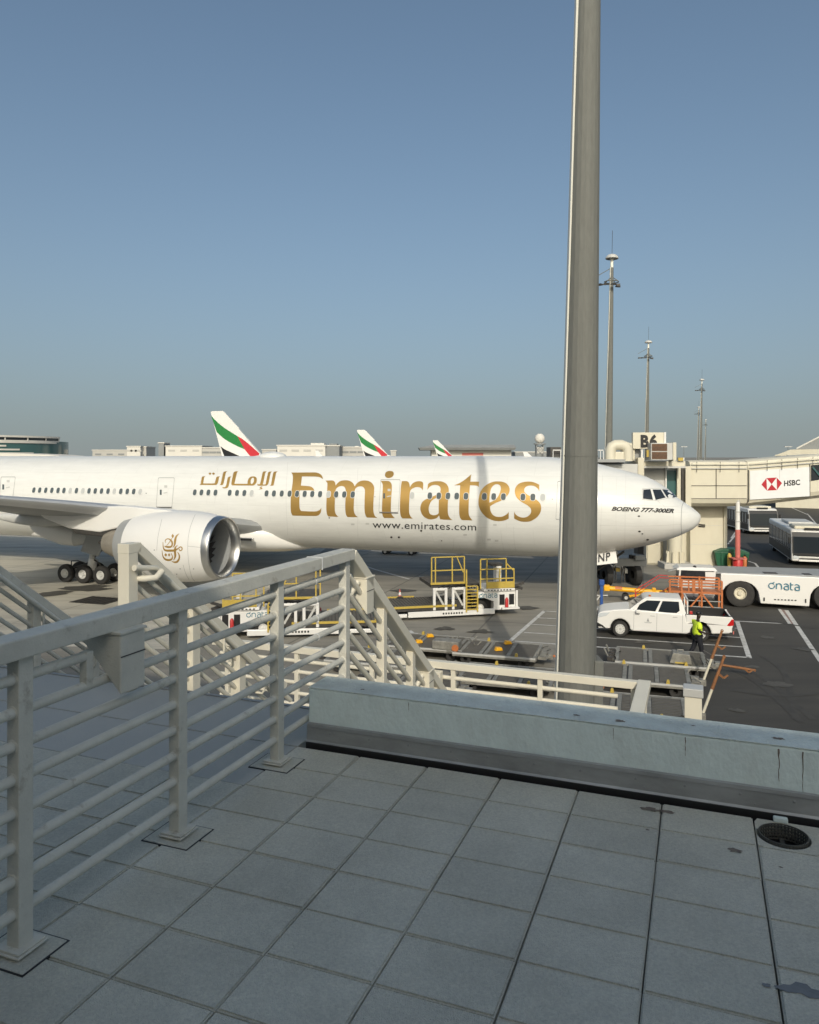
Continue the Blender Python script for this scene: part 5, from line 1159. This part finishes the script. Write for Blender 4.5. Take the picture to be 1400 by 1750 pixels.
# --- cargo loaders
def loader(loc, rz, label, mir):
    t = thing('cargo_loader', label, 'cargo loader', loc, rz, 'cargo loaders by the airliner')
    X = (lambda x: x) if mir > 0 else (lambda x: 7.2-x)
    def bx(name, m, x0, x1, y0, y1, z0, z1, par=t, bev=.0): a, b = sorted((X(x0), X(x1))); return MB().box(a,b,y0,y1,z0,z1).build(name, M[m], par, bevel=bev)
    def br(name, m, p, q_, w, par=t): return MB().bar((X(p[0]),p[1],p[2]),(X(q_[0]),q_[1],q_[2]),w,w).build(name, M[m], par)
    # low main platform on the left
    pf = bx('main_platform', 'dark_metal', 0,4.1,.25,3.1,.42,.60)
    mb = MB()
    for i in range(24):
        a, b = sorted((X(.08+i*.168), X(.19+i*.168))); mb.box(a,b,.42,2.95,.60,.63)
    mb.build('rollers', M['deck'], pf)
    bx('edge_stripe', 'yellow', 0,3.9,.2,.32,.58,.68,pf); bx('edge_stripe', 'yellow', 0,2.3,3.0,3.12,.58,.68,pf); bx('end_stripe', 'yellow', -.05,.05,.3,3.0,.5,.62,pf)
    # chassis beams
    ch = bx('side_beam', 'white', 1.3,5.9,.0,.16,.14,.42,t,.03); bx('side_beam', 'white', 1.3,6.6,3.2,3.36,.14,.42,t,.03)
    bx('side_beam_end', 'white', -.6,1.25,.02,.14,.16,.34,t,.03)
    for k in range(8): bx('small_lettering', 'black', 3.1+k*.14,3.18+k*.14,-.006,-.002,.24,.33,ch)
    # lift frames
    for x0 in (2.65,3.65):
        for x in (x0, x0+.62): bx('lift_post', 'white', x,x+.14,.2,.34,.42,1.5,t,.02)
        bx('lift_head', 'white', x0,x0+.76,.2,.36,1.42,1.55,t,.03); br('lift_arm', 'lightgrey', (x0+.15,.3,1.4),(x0+.6,.3,.6),.1); br('cross_ram', 'silver', (x0+.1,.34,1.15),(x0+.66,.34,1.25),.09)
        bx('guard_plate', 'dark_metal', x0+.16,x0+.6,.3,.36,.5,.85)
    mb = MB(); random.seed(3)
    for k in range(7):
        x = 2.9+k*.3; mb.path([(X(x),.3,1.5),(X(x+.15),.25,1.62+.1*random.random()),(X(x+.4),.3,1.66),(X(x+.5),.35,1.45)], .035, 6)
    mb.build('hydraulic_hoses', M['black'], t, 50)
    # raised bridge platform
    bp = bx('bridge_platform', 'dark_metal', 2.6,5.2,.4,3.0,1.55,1.72); bx('platform_edge', 'yellow', 2.55,4.5,.3,.42,1.72,1.82,bp)
    def guard(xs, y, z0, z1, par):
        for x in xs: br('guard_post', 'yellow', (x,y,z0),(x,y,z1),.06,par)
        for z in (z1,(z0+z1)/2): br('guard_bar', 'yellow', (xs[0],y,z),(xs[-1],y,z),.055,par)
    guard((2.6,2.8,3.7,4.35), .35, 1.75, 3.12, bp); br('guard_brace', 'yellow', (3.95,.35,3.1),(4.3,.35,2.3),.05,bp)
    # operator station on the right
    ob = bx('operator_base', 'white', 5.35,7.05,.1,1.6,1.28,1.42,t,.03); bx('toe_board', 'yellow', 5.5,7.0,.08,.16,1.45,1.78,ob)
    for k in range(8): bx('tread_slot', 'black', 5.55+k*.17,5.64+k*.17,.092,.098,1.32,1.38,ob)
    guard((5.15,5.5,6.2,6.55,6.98), .1, 1.45, 2.45, ob); br('guard_brace', 'yellow', (6.55,.1,2.75),(7.0,.1,2.3),.06,ob)
    for x in (5.15,5.5,6.55): br('guard_post', 'yellow', (x,.1,2.4),(x,.1,2.98),.06,ob)
    br('guard_bar', 'yellow', (5.15,.1,2.98),(6.55,.1,2.98),.06,ob)
    bx('console', 'white', 6.15,6.45,.5,1.0,1.42,2.6,ob,.05); bx('console_screen', 'dark_metal', 5.85,6.5,.45,1.1,2.55,2.68,ob,.03)
    for k in range(2): br('bumper_arm', 'dark_metal', (7.0,.2+.2*k,1.5),(7.5,.0+.2*k,1.7-.35*k),.13,ob)
    # ladder
    lad = br('ladder_rail', 'yellow', (4.35,-.02,.3),(4.35,-.02,2.5),.07); br('ladder_rail', 'yellow', (4.95,-.02,.3),(4.95,-.02,1.6),.07,lad)
    for k in range(8): bx('rung', 'yellow', 4.35,4.95,-.06,.06,.42+k*.17,.46+k*.17,lad)
    # engine body
    eb = MB().prism([(X(p[0]),p[1]) for p in ([(5.0,.95),(5.0,1.25),(7.1,1.25),(7.1,.42),(6.9,.30),(5.9,.30),(5.9,.75),(5.4,.95)])], 'y', .2, 3.0).build('engine_body', M['white'], t, bevel=.02)
    bx('wheel_recess', 'black', 4.95,6.1,.6,.7,.2,.95,eb)
    bx('service_shelf', 'white', 6.3,7.25,-.05,.3,.36,.44,eb); 
    for x in (6.22,6.75): bx('open_cabinet', 'black', x,x+.28,.19,.205,.55,1.1,eb)
    ex = MB().lathe([(.001,.45),(.09,.45),(.09,.85),(.04,.95),(.001,.95)], (X(6.58),.08,0), 'z', 12).build('extinguisher', M['red'], eb, 50)
    bx('corner_post', 'white', 7.1,7.2,.1,.2,.42,1.3,eb)
    xl = min(X(5.05), X(5.95)); dnata(eb, (xl+(.05 if mir > 0 else 0),.2,.96), (1,0,0), (0,0,1), .19, (0,-.012,0))
    disc_wheel(t, (X(5.2),.45,.40), .40, .28, 'white', .55); disc_wheel(t, (X(5.2),2.8,.40), .40, .28, 'white', .55); disc_wheel(t, (X(6.5),2.8,.40), .40, .28, 'white', .55); disc_wheel(t, (X(1.5),2.8,.40), .32, .28, 'white', .55)
    return t
LR = math.radians(13)
o_ = G(655,1062); loader((o_.x, o_.y-.2, 0), LR, 'white and yellow cargo loader under the belly right of the stair', 1)
o_ = G(372,1094); lo2 = loader((o_.x, o_.y, 0), math.radians(6), 'second cargo loader seen through the railing below the engine', -1)
# --- cargo pallet dollies
dm = {}
def dolly(loc, rz, label, bar, bm_='rust'):
    """local x along the dolly, drawbar at +x"""
    t = thing('pallet_dolly', label, 'dolly', loc, rz, 'pallet dollies parked below the terrace')
    if not dm:
        f = MB(); f.box(-1.65,1.65,-1.15,-1.03,.36,.50).box(-1.65,1.65,1.03,1.15,.36,.50)
        for x in (-1.6,-.55,-.35,.55,1.6): f.box(x-.07,x+.07,-1.05,1.05,.38,.505)
        dm['frame'] = f.mesh('frame', M['dolly'])
        r = MB()
        for x0, x1 in ((-1.52,-.64),(-.27,.46),(.64,1.52)):
            for k in range(13): r.box(x0,x1,-1.0+k*.157,-.90+k*.157,.455,.497)
        dm['rollers'] = r.mesh('rollers', M['deck'])
        dm['under'] = MB().box(-1.55,1.55,-1.02,1.02,.40,.44).mesh('deck_plate', M['black'])
        s = MB().box(-.06,.06,-.05,.05,0,.05).cyl((0,-.05,.09),(0,.05,.09),.05,n=10); dm['stop'] = s.mesh('pallet_stop', M['yellow'])
        w = MB().lathe([(.08,-.09),(.2,-.1),(.22,-.06),(.22,.06),(.2,.1),(.08,.09),(.01,.09)], (0,0,0), 'y', 18); dm['wheel'] = w.mesh('wheel', M['rubber'], 50)
        h = MB().box(1.66,2.0,-.5,-.38,.3,.42).box(1.66,2.0,.38,.5,.3,.42).bar((1.7,-.45,.36),(2.15,-.1,.36),.1,.1).bar((1.7,.45,.36),(2.15,.1,.36),.1,.1).box(2.0,2.2,-.14,.14,.25,.45)
        for k in range(4): h.box(1.72,1.95,-.36+k*.2,-.22+k*.2,.36,.44)
        dm['hitch'] = h.mesh('hitch_frame', M['dolly'])
        e = MB().box(-1.95,-1.66,-.6,.6,.34,.42).cyl((-1.85,-.5,.45),(-1.85,.5,.45),.05,n=8).bar((-1.9,-.55,.4),(-2.1,-.3,.75),.05,.05).bar((-1.9,.4,.4),(-2.05,.5,.7),.05,.05); dm['end'] = e.mesh('brake_linkage', M['dolly'])
    for k in ('frame','rollers','under','hitch','end'): place(dm[k].name.split('.')[0], dm[k], t)
    for x, y in ((.9,-1.09),(-.6,1.09)): place('pallet_stop', dm['stop'], t, (x,y,.502))
    for x in (-1.15,1.15):
        for y in (-.9,.9): place('wheel', dm['wheel'], t, (x,y,.22))
    lv = MB(); rs = random.Random(int(loc[0]*100)+int(loc[1]*7))
    for k in range(16):
        sx_ = -1.78 if k % 2 else 1.8; p_ = Vector((sx_+rs.uniform(-.25,.25), rs.uniform(-1.0,1.0), rs.uniform(.34,.5))); q2 = p_+Vector((rs.uniform(-.3,.3), rs.uniform(-.35,.35), rs.uniform(0,.28)))
        lv.cyl(p_, q2, .022, n=6)
    for k in range(4): lv.box(-1.95+.02*k, -1.75+.02*k, -.9+.45*k, -.75+.45*k, .42, .56)
    tag(lv.build('lock_levers', M['dolly'] if rs.random() < .5 else M['dark_metal'], t), kind='stuff')
    for y_ in (-1.155, 1.145): MB().box(-1.65,1.65,y_,y_+.01,.44,.506).build('edge_strip', M['lightgrey'], t)
    B0 = (2.1,0,.36)
    q_ = {'up': (2.75,.25,2.15), 'down': (3.4,.1,.22), 'low': (3.3,0,.32)}[bar]
    b0, b1 = Vector(B0), Vector(q_); dv_ = b1-b0
    db = MB().cyl(b0, b0+dv_*.45, .045, n=10).build('drawbar', M['cream' if bar == 'up' else bm_], t, 50)
    MB().cyl(b0+dv_*.45, b1, .055, .04, n=10).build('drawbar_tip', M[bm_], db, 50)
    MB().lathe([(.02,-.02),(.05,-.02),(.05,.02),(.02,.02),(.02,-.02)], tuple(b1), 'y', 14).build('tow_eye', M[bm_], db, 50)
    p = b0+dv_*.72; MB().bar(p, p+Vector((.16,-.05,-.12)), .05, .05).bar(p+Vector((.16,-.05,-.12)), p+Vector((.28,-.05,-.02)), .05, .05).build('drawbar_hook', M[bm_], db)
    return t
DR = math.radians(-17)
for x, y, bar, lb, bm_ in ((1095,1150,'up','pallet dolly whose pale upright drawbar stands in front of the worker','rust'), (1078,1204,'up','nearest pallet dolly with a rusty upright drawbar beside the pillar','rust'), (1128,1122,'down','pallet dolly at the feet of the worker with its drawbar on the ground','rust'),
                           (868,1152,'low','pallet dolly deck just left of the huge mast below the orange coupling','orange'), (852,1108,'low','pallet dolly with orange drawbar in the shadow of the huge mast','orange'), (735,1096,'low','small loaded dolly beside the stair with an orange drawbar end','orange'), (842,1212,'low','pallet dolly right behind the landing railing','orange'), (700,1165,'low','pallet dolly seen through the landing railing beside the stair','orange'), (640,1120,'low','pallet dolly half hidden behind the sloping stair railing','orange')):
    g = G(x, y, .5); dolly((g.x, g.y, 0), DR, lb, bar, bm_)
g = G(745,1108,.5)
# chocks, battery box and lamps on the front dollies
for x, y, lb in ((735,1088,'yellow wheel chock on the dolly beside the stair, farther one'), (716,1098,'yellow wheel chock on the dolly beside the stair, nearer one'), (868,1100,'yellow wheel chock on the far edge of the dolly in the mast shadow'), (852,1111,'yellow wheel chock on the near edge of the dolly in the mast shadow')):
    g = G(x, y, .52); MB().prism([(-.16,0),(.16,0),(.12,.12),(-.10,.14)], 'y', -.1, .1).build('wheel_chock', M['towyellow'], None, bevel=.02, loc=(g.x,g.y,.506), rz=.3); tag(bpy.context.scene.objects[-1] if False else bpy.data.objects[[o.name for o in bpy.data.objects if o.name.startswith('wheel_chock')][-1]], lb, 'wheel chock', 'yellow wheel chocks')
g = G(1163,1132,.5); tc_ = thing('tool_box', 'grey steel box standing on the dolly behind the worker', 'tool box', (g.x, g.y, .51), DR)
MB().prism([(-.4,0),(.4,0),(.32,.36),(-.28,.40)], 'y', -.3, .3).build('box', M['dolly'], tc_, bevel=.02); MB().box(-.2,.2,-.31,-.30,.02,.07).build('yellow_tag', M['yellow'], tc_); MB().path([(-.12,0,.38),(-.1,0,.47),(.1,0,.47),(.12,0,.36)],.02,6).build('handle', M['dolly'], tc_, 50)
# generator lump on the small dolly
g = G(764,1108,.5); gn = thing('grey_battery_crate', 'grey crate with a red lamp on the dolly beside the stair', 'crate', (g.x, g.y, .51), DR)
MB().box(-.55,.55,-.3,.3,0,.34).build('crate', M['dolly'], gn, bevel=.03); MB().cyl((.42,-.36,.1),(.42,-.30,.1),.14,n=14).build('red_lamp', M['orange'], gn, 50)
# --- cones
def cone(x, y, lb):
    g = G(x, y); t = thing('traffic_cone', lb, 'cone', g, 0, 'traffic cones on the apron')
    MB().box(-.19,.19,-.19,.19,0,.04).build('base', M['dark_metal'], t, bevel=.01)
    for r0, r1, z0, z1, m in ((.15,.115,.04,.22,'white'),(.115,.085,.22,.38,'faded_red'),(.085,.055,.38,.54,'white'),(.055,.03,.54,.7,'faded_red')): MB().cyl((0,0,z0),(0,0,z1),r0,r1,n=16,cap=True).build('cone_band', M[m], t, 50)
cone(683.5,1028,'red and white cone beyond the loader platform'); cone(548,1062,'red and white cone seen through the railing near the corner post')
# --- baggage trailer far under the belly
g = G(650,947.5); bt = thing('baggage_trailer', 'low dark trailer standing far under the belly of the airliner', 'trailer', (g.x, g.y, 0), ER)
MB().box(0,3.1,0,1.4,.38,.55).build('bed', M['dark_metal'], bt); MB().box(.5,1.8,.1,1.3,.551,.75).build('load', M['lightgrey'], bt, bevel=.03)
for x in (.4,2.7):
    for y in (.1,1.3): disc_wheel(bt, (x,y,.26), .26, .16)
MB().bar((-.6,.7,.35),(0,.7,.42),.06,.06).build('drawbar', M['dark_metal'], bt)

# ================================================================== people
def skinned(name, joints, edges, m, parent, sub=2):
    me = bpy.data.meshes.new(name); me.from_pydata([j[:3] for j in joints], edges, []); me.materials.append(m)
    o = bpy.data.objects.new(name, me); col.objects.link(o); o.parent = parent
    sk_ = o.modifiers.new('skin', 'SKIN'); 
    for d, j in zip(me.skin_vertices[0].data, joints):
        d.radius = (j[3], j[4] if len(j) > 4 else j[3])
    me.skin_vertices[0].data[0].use_root = True; sk_.use_smooth_shade = True
    s = o.modifiers.new('sub', 'SUBSURF'); s.levels = sub; s.render_levels = sub
    return o
def person(loc, rz, label):
    """faces +x"""
    t = thing('person', label, 'person', loc, rz)
    J = [(0,0,.92,.12,.10),(0,0,1.12,.12,.11),(.01,0,1.32,.13,.15),(.02,0,1.45,.06),(.03,0,1.52,.05),(.05,0,1.60,.085,.075),(.06,0,1.69,.08,.072),
         (.0,-.17,1.38,.055),(-.03,-.22,1.12,.045),(.22,-.20,1.02,.036),(.32,-.16,1.02,.030),(.37,-.15,1.02,.028),
         (.02,.17,1.38,.055),(.06,.22,1.12,.045),(.30,.16,1.06,.036),(.38,.12,1.06,.03),
         (.0,-.09,.88,.09),(.10,-.10,.50,.065),(.12,-.10,.12,.045),(.24,-.10,.05,.04),
         (.0,.09,.88,.09),(-.08,.10,.50,.065),(-.30,.10,.16,.045),(-.22,.10,.05,.04)]
    E = [(0,1),(1,2),(2,3),(3,4),(4,5),(5,6),(2,7),(7,8),(8,9),(9,10),(10,11),(2,12),(12,13),(13,14),(14,15),(0,16),(16,17),(17,18),(18,19),(0,20),(20,21),(21,22),(22,23)]
    body = skinned('body', J, E, M['skin'], t)
    k = 1.22
    idx = [0,1,2,7,12]; V = [J[i][:3]+tuple(r*1.16 for r in (J[i][3:] if len(J[i]) > 4 else (J[i][3]*1.3, J[i][3]*1.3))) for i in idx]
    V[0] = (0,0,.86,.18,.20); V[1] = (0,0,1.12,.19,.20); V[2] = (.01,0,1.33,.18,.20); V[3] = (-.01,-.21,1.36,.10,.10); V[4] = (.01,.21,1.36,.10,.10)
    V += [(-.03,-.25,1.17,.09,.09),(.05,.25,1.17,.09,.09)]
    skinned('hi_vis_vest', V, [(0,1),(1,2),(2,3),(2,4),(3,5),(4,6)], M['hivis'], t)
    T_ = [(0,0,.90,.14,.13)]+[(J[i][0],J[i][1],J[i][2],J[i][3]*1.3) for i in (16,17,18,20,21,22)]
    skinned('trousers', T_, [(0,1),(1,2),(2,3),(0,4),(4,5),(5,6)], M['navy'], t)
    MB().sphere((.035,0,1.715),.098,.088,.075,14,8).build('cap', M['black'], t, 60); MB().prism([(.10,-.06),(.19,-.045),(.19,.045),(.10,.06)], 'z', 1.695, 1.71).build('cap_peak', M['black'], t)
    for s, i in ((-1,19),(1,23)): MB().sphere((J[i][0]-.06,J[i][1],.045),.14,.05,.05,12,6).build('boot', M['black'], t, 60)
    for hnd, s in (((.37,-.15,1.02),-1),((.38,.12,1.06),1)):
        mb = MB()
        for f in range(4): mb.path([(hnd[0]+.02,hnd[1]+(f-1.5)*.018,hnd[2]),(hnd[0]+.07-.004*abs(f-1),hnd[1]+(f-1.5)*.02,hnd[2]-.005),(hnd[0]+.095-.006*abs(f-1),hnd[1]+(f-1.5)*.019,hnd[2]-.035)], .0085, 6)
        mb.path([(hnd[0],hnd[1]-s*.025,hnd[2]),(hnd[0]+.035,hnd[1]-s*.045,hnd[2]+.01),(hnd[0]+.06,hnd[1]-s*.04,hnd[2])], .009, 6); mb.build('fingers', M['skin'], t, 60)
    for z in (1.0,1.16): MB().lathe([(.155,0),(.157,.0),(.157,.03),(.155,.03)], (0,0,z), 'z', 20).build('reflective_band', M['lightgrey'], t)
    return t
g = G(1192,1130); pw = person((g.x, g.y, 0), .05, 'worker in a yellow high visibility vest walking between the pickup and the dollies')
pw.scale = (1.14,1.18,1.14); pk.scale = (1,1,1.06)
pp = P(1194,1003,41.6); person((pp.x, 42.2, .42), -1.6, 'worker in a yellow vest half hidden in the tractor cab behind the orange stand')

# ================================================================== far aircraft tails
def tail_px(x, y):
    return ((384-x)/6.8, 8.3+(779-y)/1290*167)
def far_plane(x, Y, label, stripes=True, s=1.0):
    t = thing('far_airliner', label, 'airplane', ((x-CX)/F*Y, Y, 0), AROT, 'parked airliners behind')
    fin = [tail_px(360.3,702.5), tail_px(363,701.2), tail_px(381,701.3), tail_px(384,703.5), tail_px(396,717), tail_px(408,730), tail_px(409,733), tail_px(444.5,774), (-11.2,8.0), (.3,7.8)]
    n = len(fin); vs = [(u, th*(.32-.02*(z-8)), z) for th in (1,-1) for u, z in fin]
    MB().add(vs, [tuple(range(n-1,-1,-1)), tuple(range(n,2*n))]+[(i,(i+1)%n,n+(i+1)%n,n+i) for i in range(n)]).build('tail_fin', M['white'], t)
    rings = []
    for u, r, zc in ((-68,.1,5.0),(-66,1.6,5.1),(-63,2.6,5.2),(-58,3.1,5.2),(-20,3.1,5.2),(-10,2.7,5.5),(-2,1.6,6.4),(3,.3,7.2)): rings.append([(u, r*math.sin(2*PI*i/32), zc-r*math.cos(2*PI*i/32)) for i in range(32)])
    MB().loft(rings).build('fuselage', M['fus'], t, 50)
    for u, v in ((-33,5.5),(-33,-5.5),(-61,0)): MB().cyl((u,v,.0),(u,v,4.0),.35,n=10).build('undercarriage_leg', M['dark_metal'], t)
    for sg in (1,-1):
        MB().loft([[(-42+x_*12, sg*2, 4.0+y_*10) for x_, y_ in AF], [(-26+x_*2, sg*30, 6.5+y_*2) for x_, y_ in AF]]).build('wing', M['lightgrey'], t, 40)
        MB().loft([[(-7+x_*6, sg*1, 6.8+y_*4) for x_, y_ in AF], [(.5+x_*2.2, sg*10.5, 7.6+y_*2) for x_, y_ in AF]]).build('tailplane', M['white'], t, 40)
    if stripes:
        cr = lambda pts: spline([tail_px(340+p[0]/4.375, 690+p[1]/4.375)+tuple(p[2:]) for p in pts], 3)
        for nm, m, pts in (('green_stripe','flaggreen',[(92,80,1),(130,122),(200,180),(292,238,1),(318,285),(345,335,1),(290,312),(200,262),(137,207,1)]),
                           ('red_stripe','flagred',[(292,238,1),(340,268),(400,318),(455,368,1),(450,382,1),(390,390,1),(365,360),(345,335,1),(318,285)]),
                           ('black_stripe','black',[(166,312,1),(200,337),(255,362),(312,388,1),(196,388,1)])):
            lp = cr(pts)
            flat(fill2d([lp]), nm, M[m], t, lambda u, z: (u, .345-.02*(z-8), z))
    return t
far_plane(384,167,'white airliner behind with the largest green and red striped tail fin')
far_plane(625,285,'white airliner behind with the middle striped tail fin')
far_plane(749,470,'white airliner behind with the smallest green striped tail fin')
far_plane(866,820,'distant airliner behind with a plain white tail fin', False)

# ================================================================== skyline
def bld(label, x0, x1, y0, Y, m='concrete', depth=30, bands=0, units=(), name='airport_building'):
    a, b = P(x0,y0,Y), P(x1,y0,Y); t = thing(name, label, 'building', ((a.x+b.x)/2, Y, 0), 0)
    w = (b.x-a.x)/2; h = a.z
    MB().box(-w,w,0,depth,0,h).build('main_block', M[m], t); MB().box(-w-.4,w+.4,-.4,depth+.4,h+.002,h+.6).build('roof_edge', M['concrete2'], t)
    n = max(3, int(w*2/6)); 
    for r in range(bands):
        for k in range(n):
            xx = -w+(k+.5)*2*w/n; z = h-2.2-r*4; MB().box(xx-2.1,xx+2.1,-.12,.02,z-1.0,z+.2).build('window', M['concrete'] if m == 'concrete2' else M['fargrey'], t)
    for ux0, ux1, uy, um in units:
        ua, ub = P(ux0,uy,Y), P(ux1,uy,Y); c_ = (a.x+b.x)/2
        MB().box(ua.x-c_,ub.x-c_,3,12,h+.602,ua.z).build('rooftop_unit', M[um], t)
    return t
# round glass building
rb = P(112,746,420); R0 = 62.0
rbt = thing('round_office_building', 'round teal glass office building with white bands at the left edge', 'building', (rb.x-R0-13, 420+20, 0), 0)
ztop = rb.z
MB().lathe([(R0-.3,0),(R0-.3,ztop-2.4)], n=96).build('glass_wall', M['teal'], rbt, 30)
def arc_band(name, m, r, a0, a1, z0, z1, th=.8):
    mb = MB(); n = 30; A = [a0+(a1-a0)*k/n for k in range(n+1)]
    mb.loft([[(rr*math.cos(a), rr*math.sin(a), z) for rr, z in ((r,z0),(r,z1),(r-th,z1),(r-th,z0))] for a in A]); return mb.build(name, M[m], rbt, 30)
arc_band('roof_band', 'concrete2', R0+.8, -PI, 0, ztop-.7, ztop+.3, 3); arc_band('top_band', 'concrete2', R0+.2, -PI, 0, ztop-2.9, ztop-2.2)
arc_band('top_glazing', 'glass', R0-.5, -PI, 0, ztop-2.3, ztop-.6, .3)
for z, e in ((ztop-2.9,-.05),(ztop-4.9,-.62),(ztop-6.9,-.50),(ztop-8.9,-.36),(ztop-10.6,-.2)): arc_band('floor_band', 'concrete2', R0+.2, -PI, e, z-.9, z)
for k in range(16): a_ = -PI+PI*k/15; MB().cyl((R0*math.cos(a_),R0*math.sin(a_),ztop-2.3),(R0*math.cos(a_),R0*math.sin(a_),ztop-.6),.35,n=6).build('mullion', M['concrete2'], rbt)
for x, y in ((-14,-50),(2,-52),(12,-48)): MB().box(x-5,x+5,y,y+8,ztop+.3,ztop+3.2).build('rooftop_unit', M['concrete2'], rbt)
a = P(0,775,330); b = P(108,775,330); cr_ = thing('low_curved_roof', 'low pale curved roof in front of the round office building', 'building', ((a.x+b.x)/2-12, 330, 0), 0)
MB().prism([(-30,0),(-30,8.6),(-12,9.9),(6,9.6),(20,9.0),(26,8.3),(26,0)], 'y', 0, 25).build('vault', M['concrete2'], cr_, 40)
bld('long low grey building right of the round offices', 158,217,770,520,'concrete',20,1,((170,185,775,'concrete2'),(160,166,768,'fargrey')))
bld('pale square building beside the low grey one', 217,240,763.5,500,'concrete2',20,1)
bld('light grey annex of the pale square building', 240.5,250,764.5,505,'concrete',18)
bld('small dark tower left of the largest tail fin', 271,280,757.5,480,'fargrey',12,0,((271,277,756,'concrete2'),))
bld('long cream building just left of the largest tail fin', 283,345,763,480,'concrete2',25,1,((286,300,764.5,'fargrey'),(318,330,761.5,'concrete')))
bld('grey block touching the largest tail fin', 345.5,382,766,470,'concrete',20,1)
bld('grey low building behind the antenna dome', 448,472,769,520,'concrete',20,1)
bld('wide cream building between the two larger tail fins', 474,556,762,420,'concrete2',30,1,((530,553,757,'concrete2'),(562,575,758,'fargrey')))
bld('grey end wing of the wide cream building', 556.5,580,762.5,422,'fargrey',30)
bld('grey block left of the middle tail fin', 583,624,765,440,'concrete',25,1,((606,612,762,'concrete2'),(618,623,763,'fargrey')))
bld('small low building right of the middle tail fin', 668,677,771,520,'concrete',12,0)
hg = P(718,764,560); hb_ = P(880,764,560); hw = (hb_.x-hg.x)/2; hgt = thing('hangar', 'wide grey hangar roof behind the smallest tail fin', 'building', ((hg.x+hb_.x)/2, 560, 0), 0)
MB().box(-hw*.75,hw*.95,6,40,0,hg.z-1.5).build('wall', M['concrete2'], hgt)
MB().loft([[(-hw,0,hg.z-2.2),(hw,0,hg.z-2.2),(hw,45,hg.z-2.2),(-hw,45,hg.z-2.2)],[(-hw-1,-1,hg.z-.4),(hw+1,-1,hg.z-.4),(hw+1,46,hg.z-.4),(-hw-1,46,hg.z-.4)],[(-hw*.7,4,hg.z+1.8),(hw,4,hg.z+1.8),(hw,40,hg.z+1.8),(-hw*.7,40,hg.z+1.8)]]).build('roof', M['fargrey'], hgt)
MB().box(-hw*.1,hw*.35,5.8,6,9.0,11).build('red_sign', M['faded_red'], hgt)
bld('long low grey building below the radar dome', 880.5,960,773,600,'fargrey',25,0,((886,896,772,'concrete2'),(901,906,772.5,'concrete2')))
rd = P(922.5,749.5,430); rt = thing('radar_tower', 'white radar dome on a lattice tower', 'radar tower', (rd.x, 430, 0), 0)
MB().sphere((0,0,rd.z),2.9,2.9,2.9,28,16).build('dome', M['concrete2'], rt, 60)
MB().cyl((0,0,rd.z-3.4),(0,0,rd.z-2.7),3.4,n=20).build('platform', M['fargrey'], rt)
mb = MB(); tz_ = rd.z-3.4
for x in (-2,2):
    for y in (-2,2): mb.cyl((x,y,0),(x,y,tz_),.25,n=6)
for z in range(0,int(tz_),3):
    for s in (-2,2): mb.cyl((-2,s,z),(2,s,z+3),.14,n=5); mb.cyl((2,s,z),(-2,s,z+3),.14,n=5); mb.cyl((-2,s,z),(2,s,z),.14,n=5)
mb.build('lattice', M['fargrey'], rt); MB().box(-1.9,1.9,-1.9,1.9,tz_-5,tz_-1.5).build('cabin', M['concrete'], rt)
# terminal with a vaulted roof at the right edge
tv = P(1400,775,120); tvt = thing('vaulted_terminal', 'terminal with a curved grey glass roof at the right edge', 'building', (tv.x, 120, 0), -.496)
MB().box(-6.2,60,0,40,0,P(0,777,120).z).build('wall', M['cream'], tvt)
MB().prism([(-6.4,8.4),(-4.0,9.4),(40,9.9),(40,8.4)], 'y', -1, 40).build('eaves', M['cream'], tvt)
cv = [(-3.2,9.45)]; 
for k in range(12): t_ = k/11; cv.append((-3.2+26*t_, 9.45+9.5*math.sin(t_*PI*.5)))
cv += [(60,18.9),(60,9.45)]
MB().prism(cv, 'y', 1, 38).build('glass_vault', M['fargrey'], tvt, 30)
for k in range(7): MB().prism([(x+.0, z+.05) for x, z in cv[1:13]]+[(x, z+.25) for x, z in cv[1:13]][::-1], 'y', .8+k*6, 1.0+k*6).build('roof_rib', M['concrete2'], tvt)
for x, Y, lb in ((1169,300,'tiny distant street lamp left of the tunnel sign'), (1347,260,'far lamp post over the right end of the tunnel')):
    p = P(x,764,Y); t = thing('street_lamp', lb, 'street lamp', (p.x, Y, 0), 0); MB().cyl((0,0,0),(0,0,p.z),.12,.08,n=8).build('pole', M['galv'], t); MB().box(-1.3,1.3,-.3,.3,p.z,p.z+.25).build('lamp_head', M['lightgrey'], t)
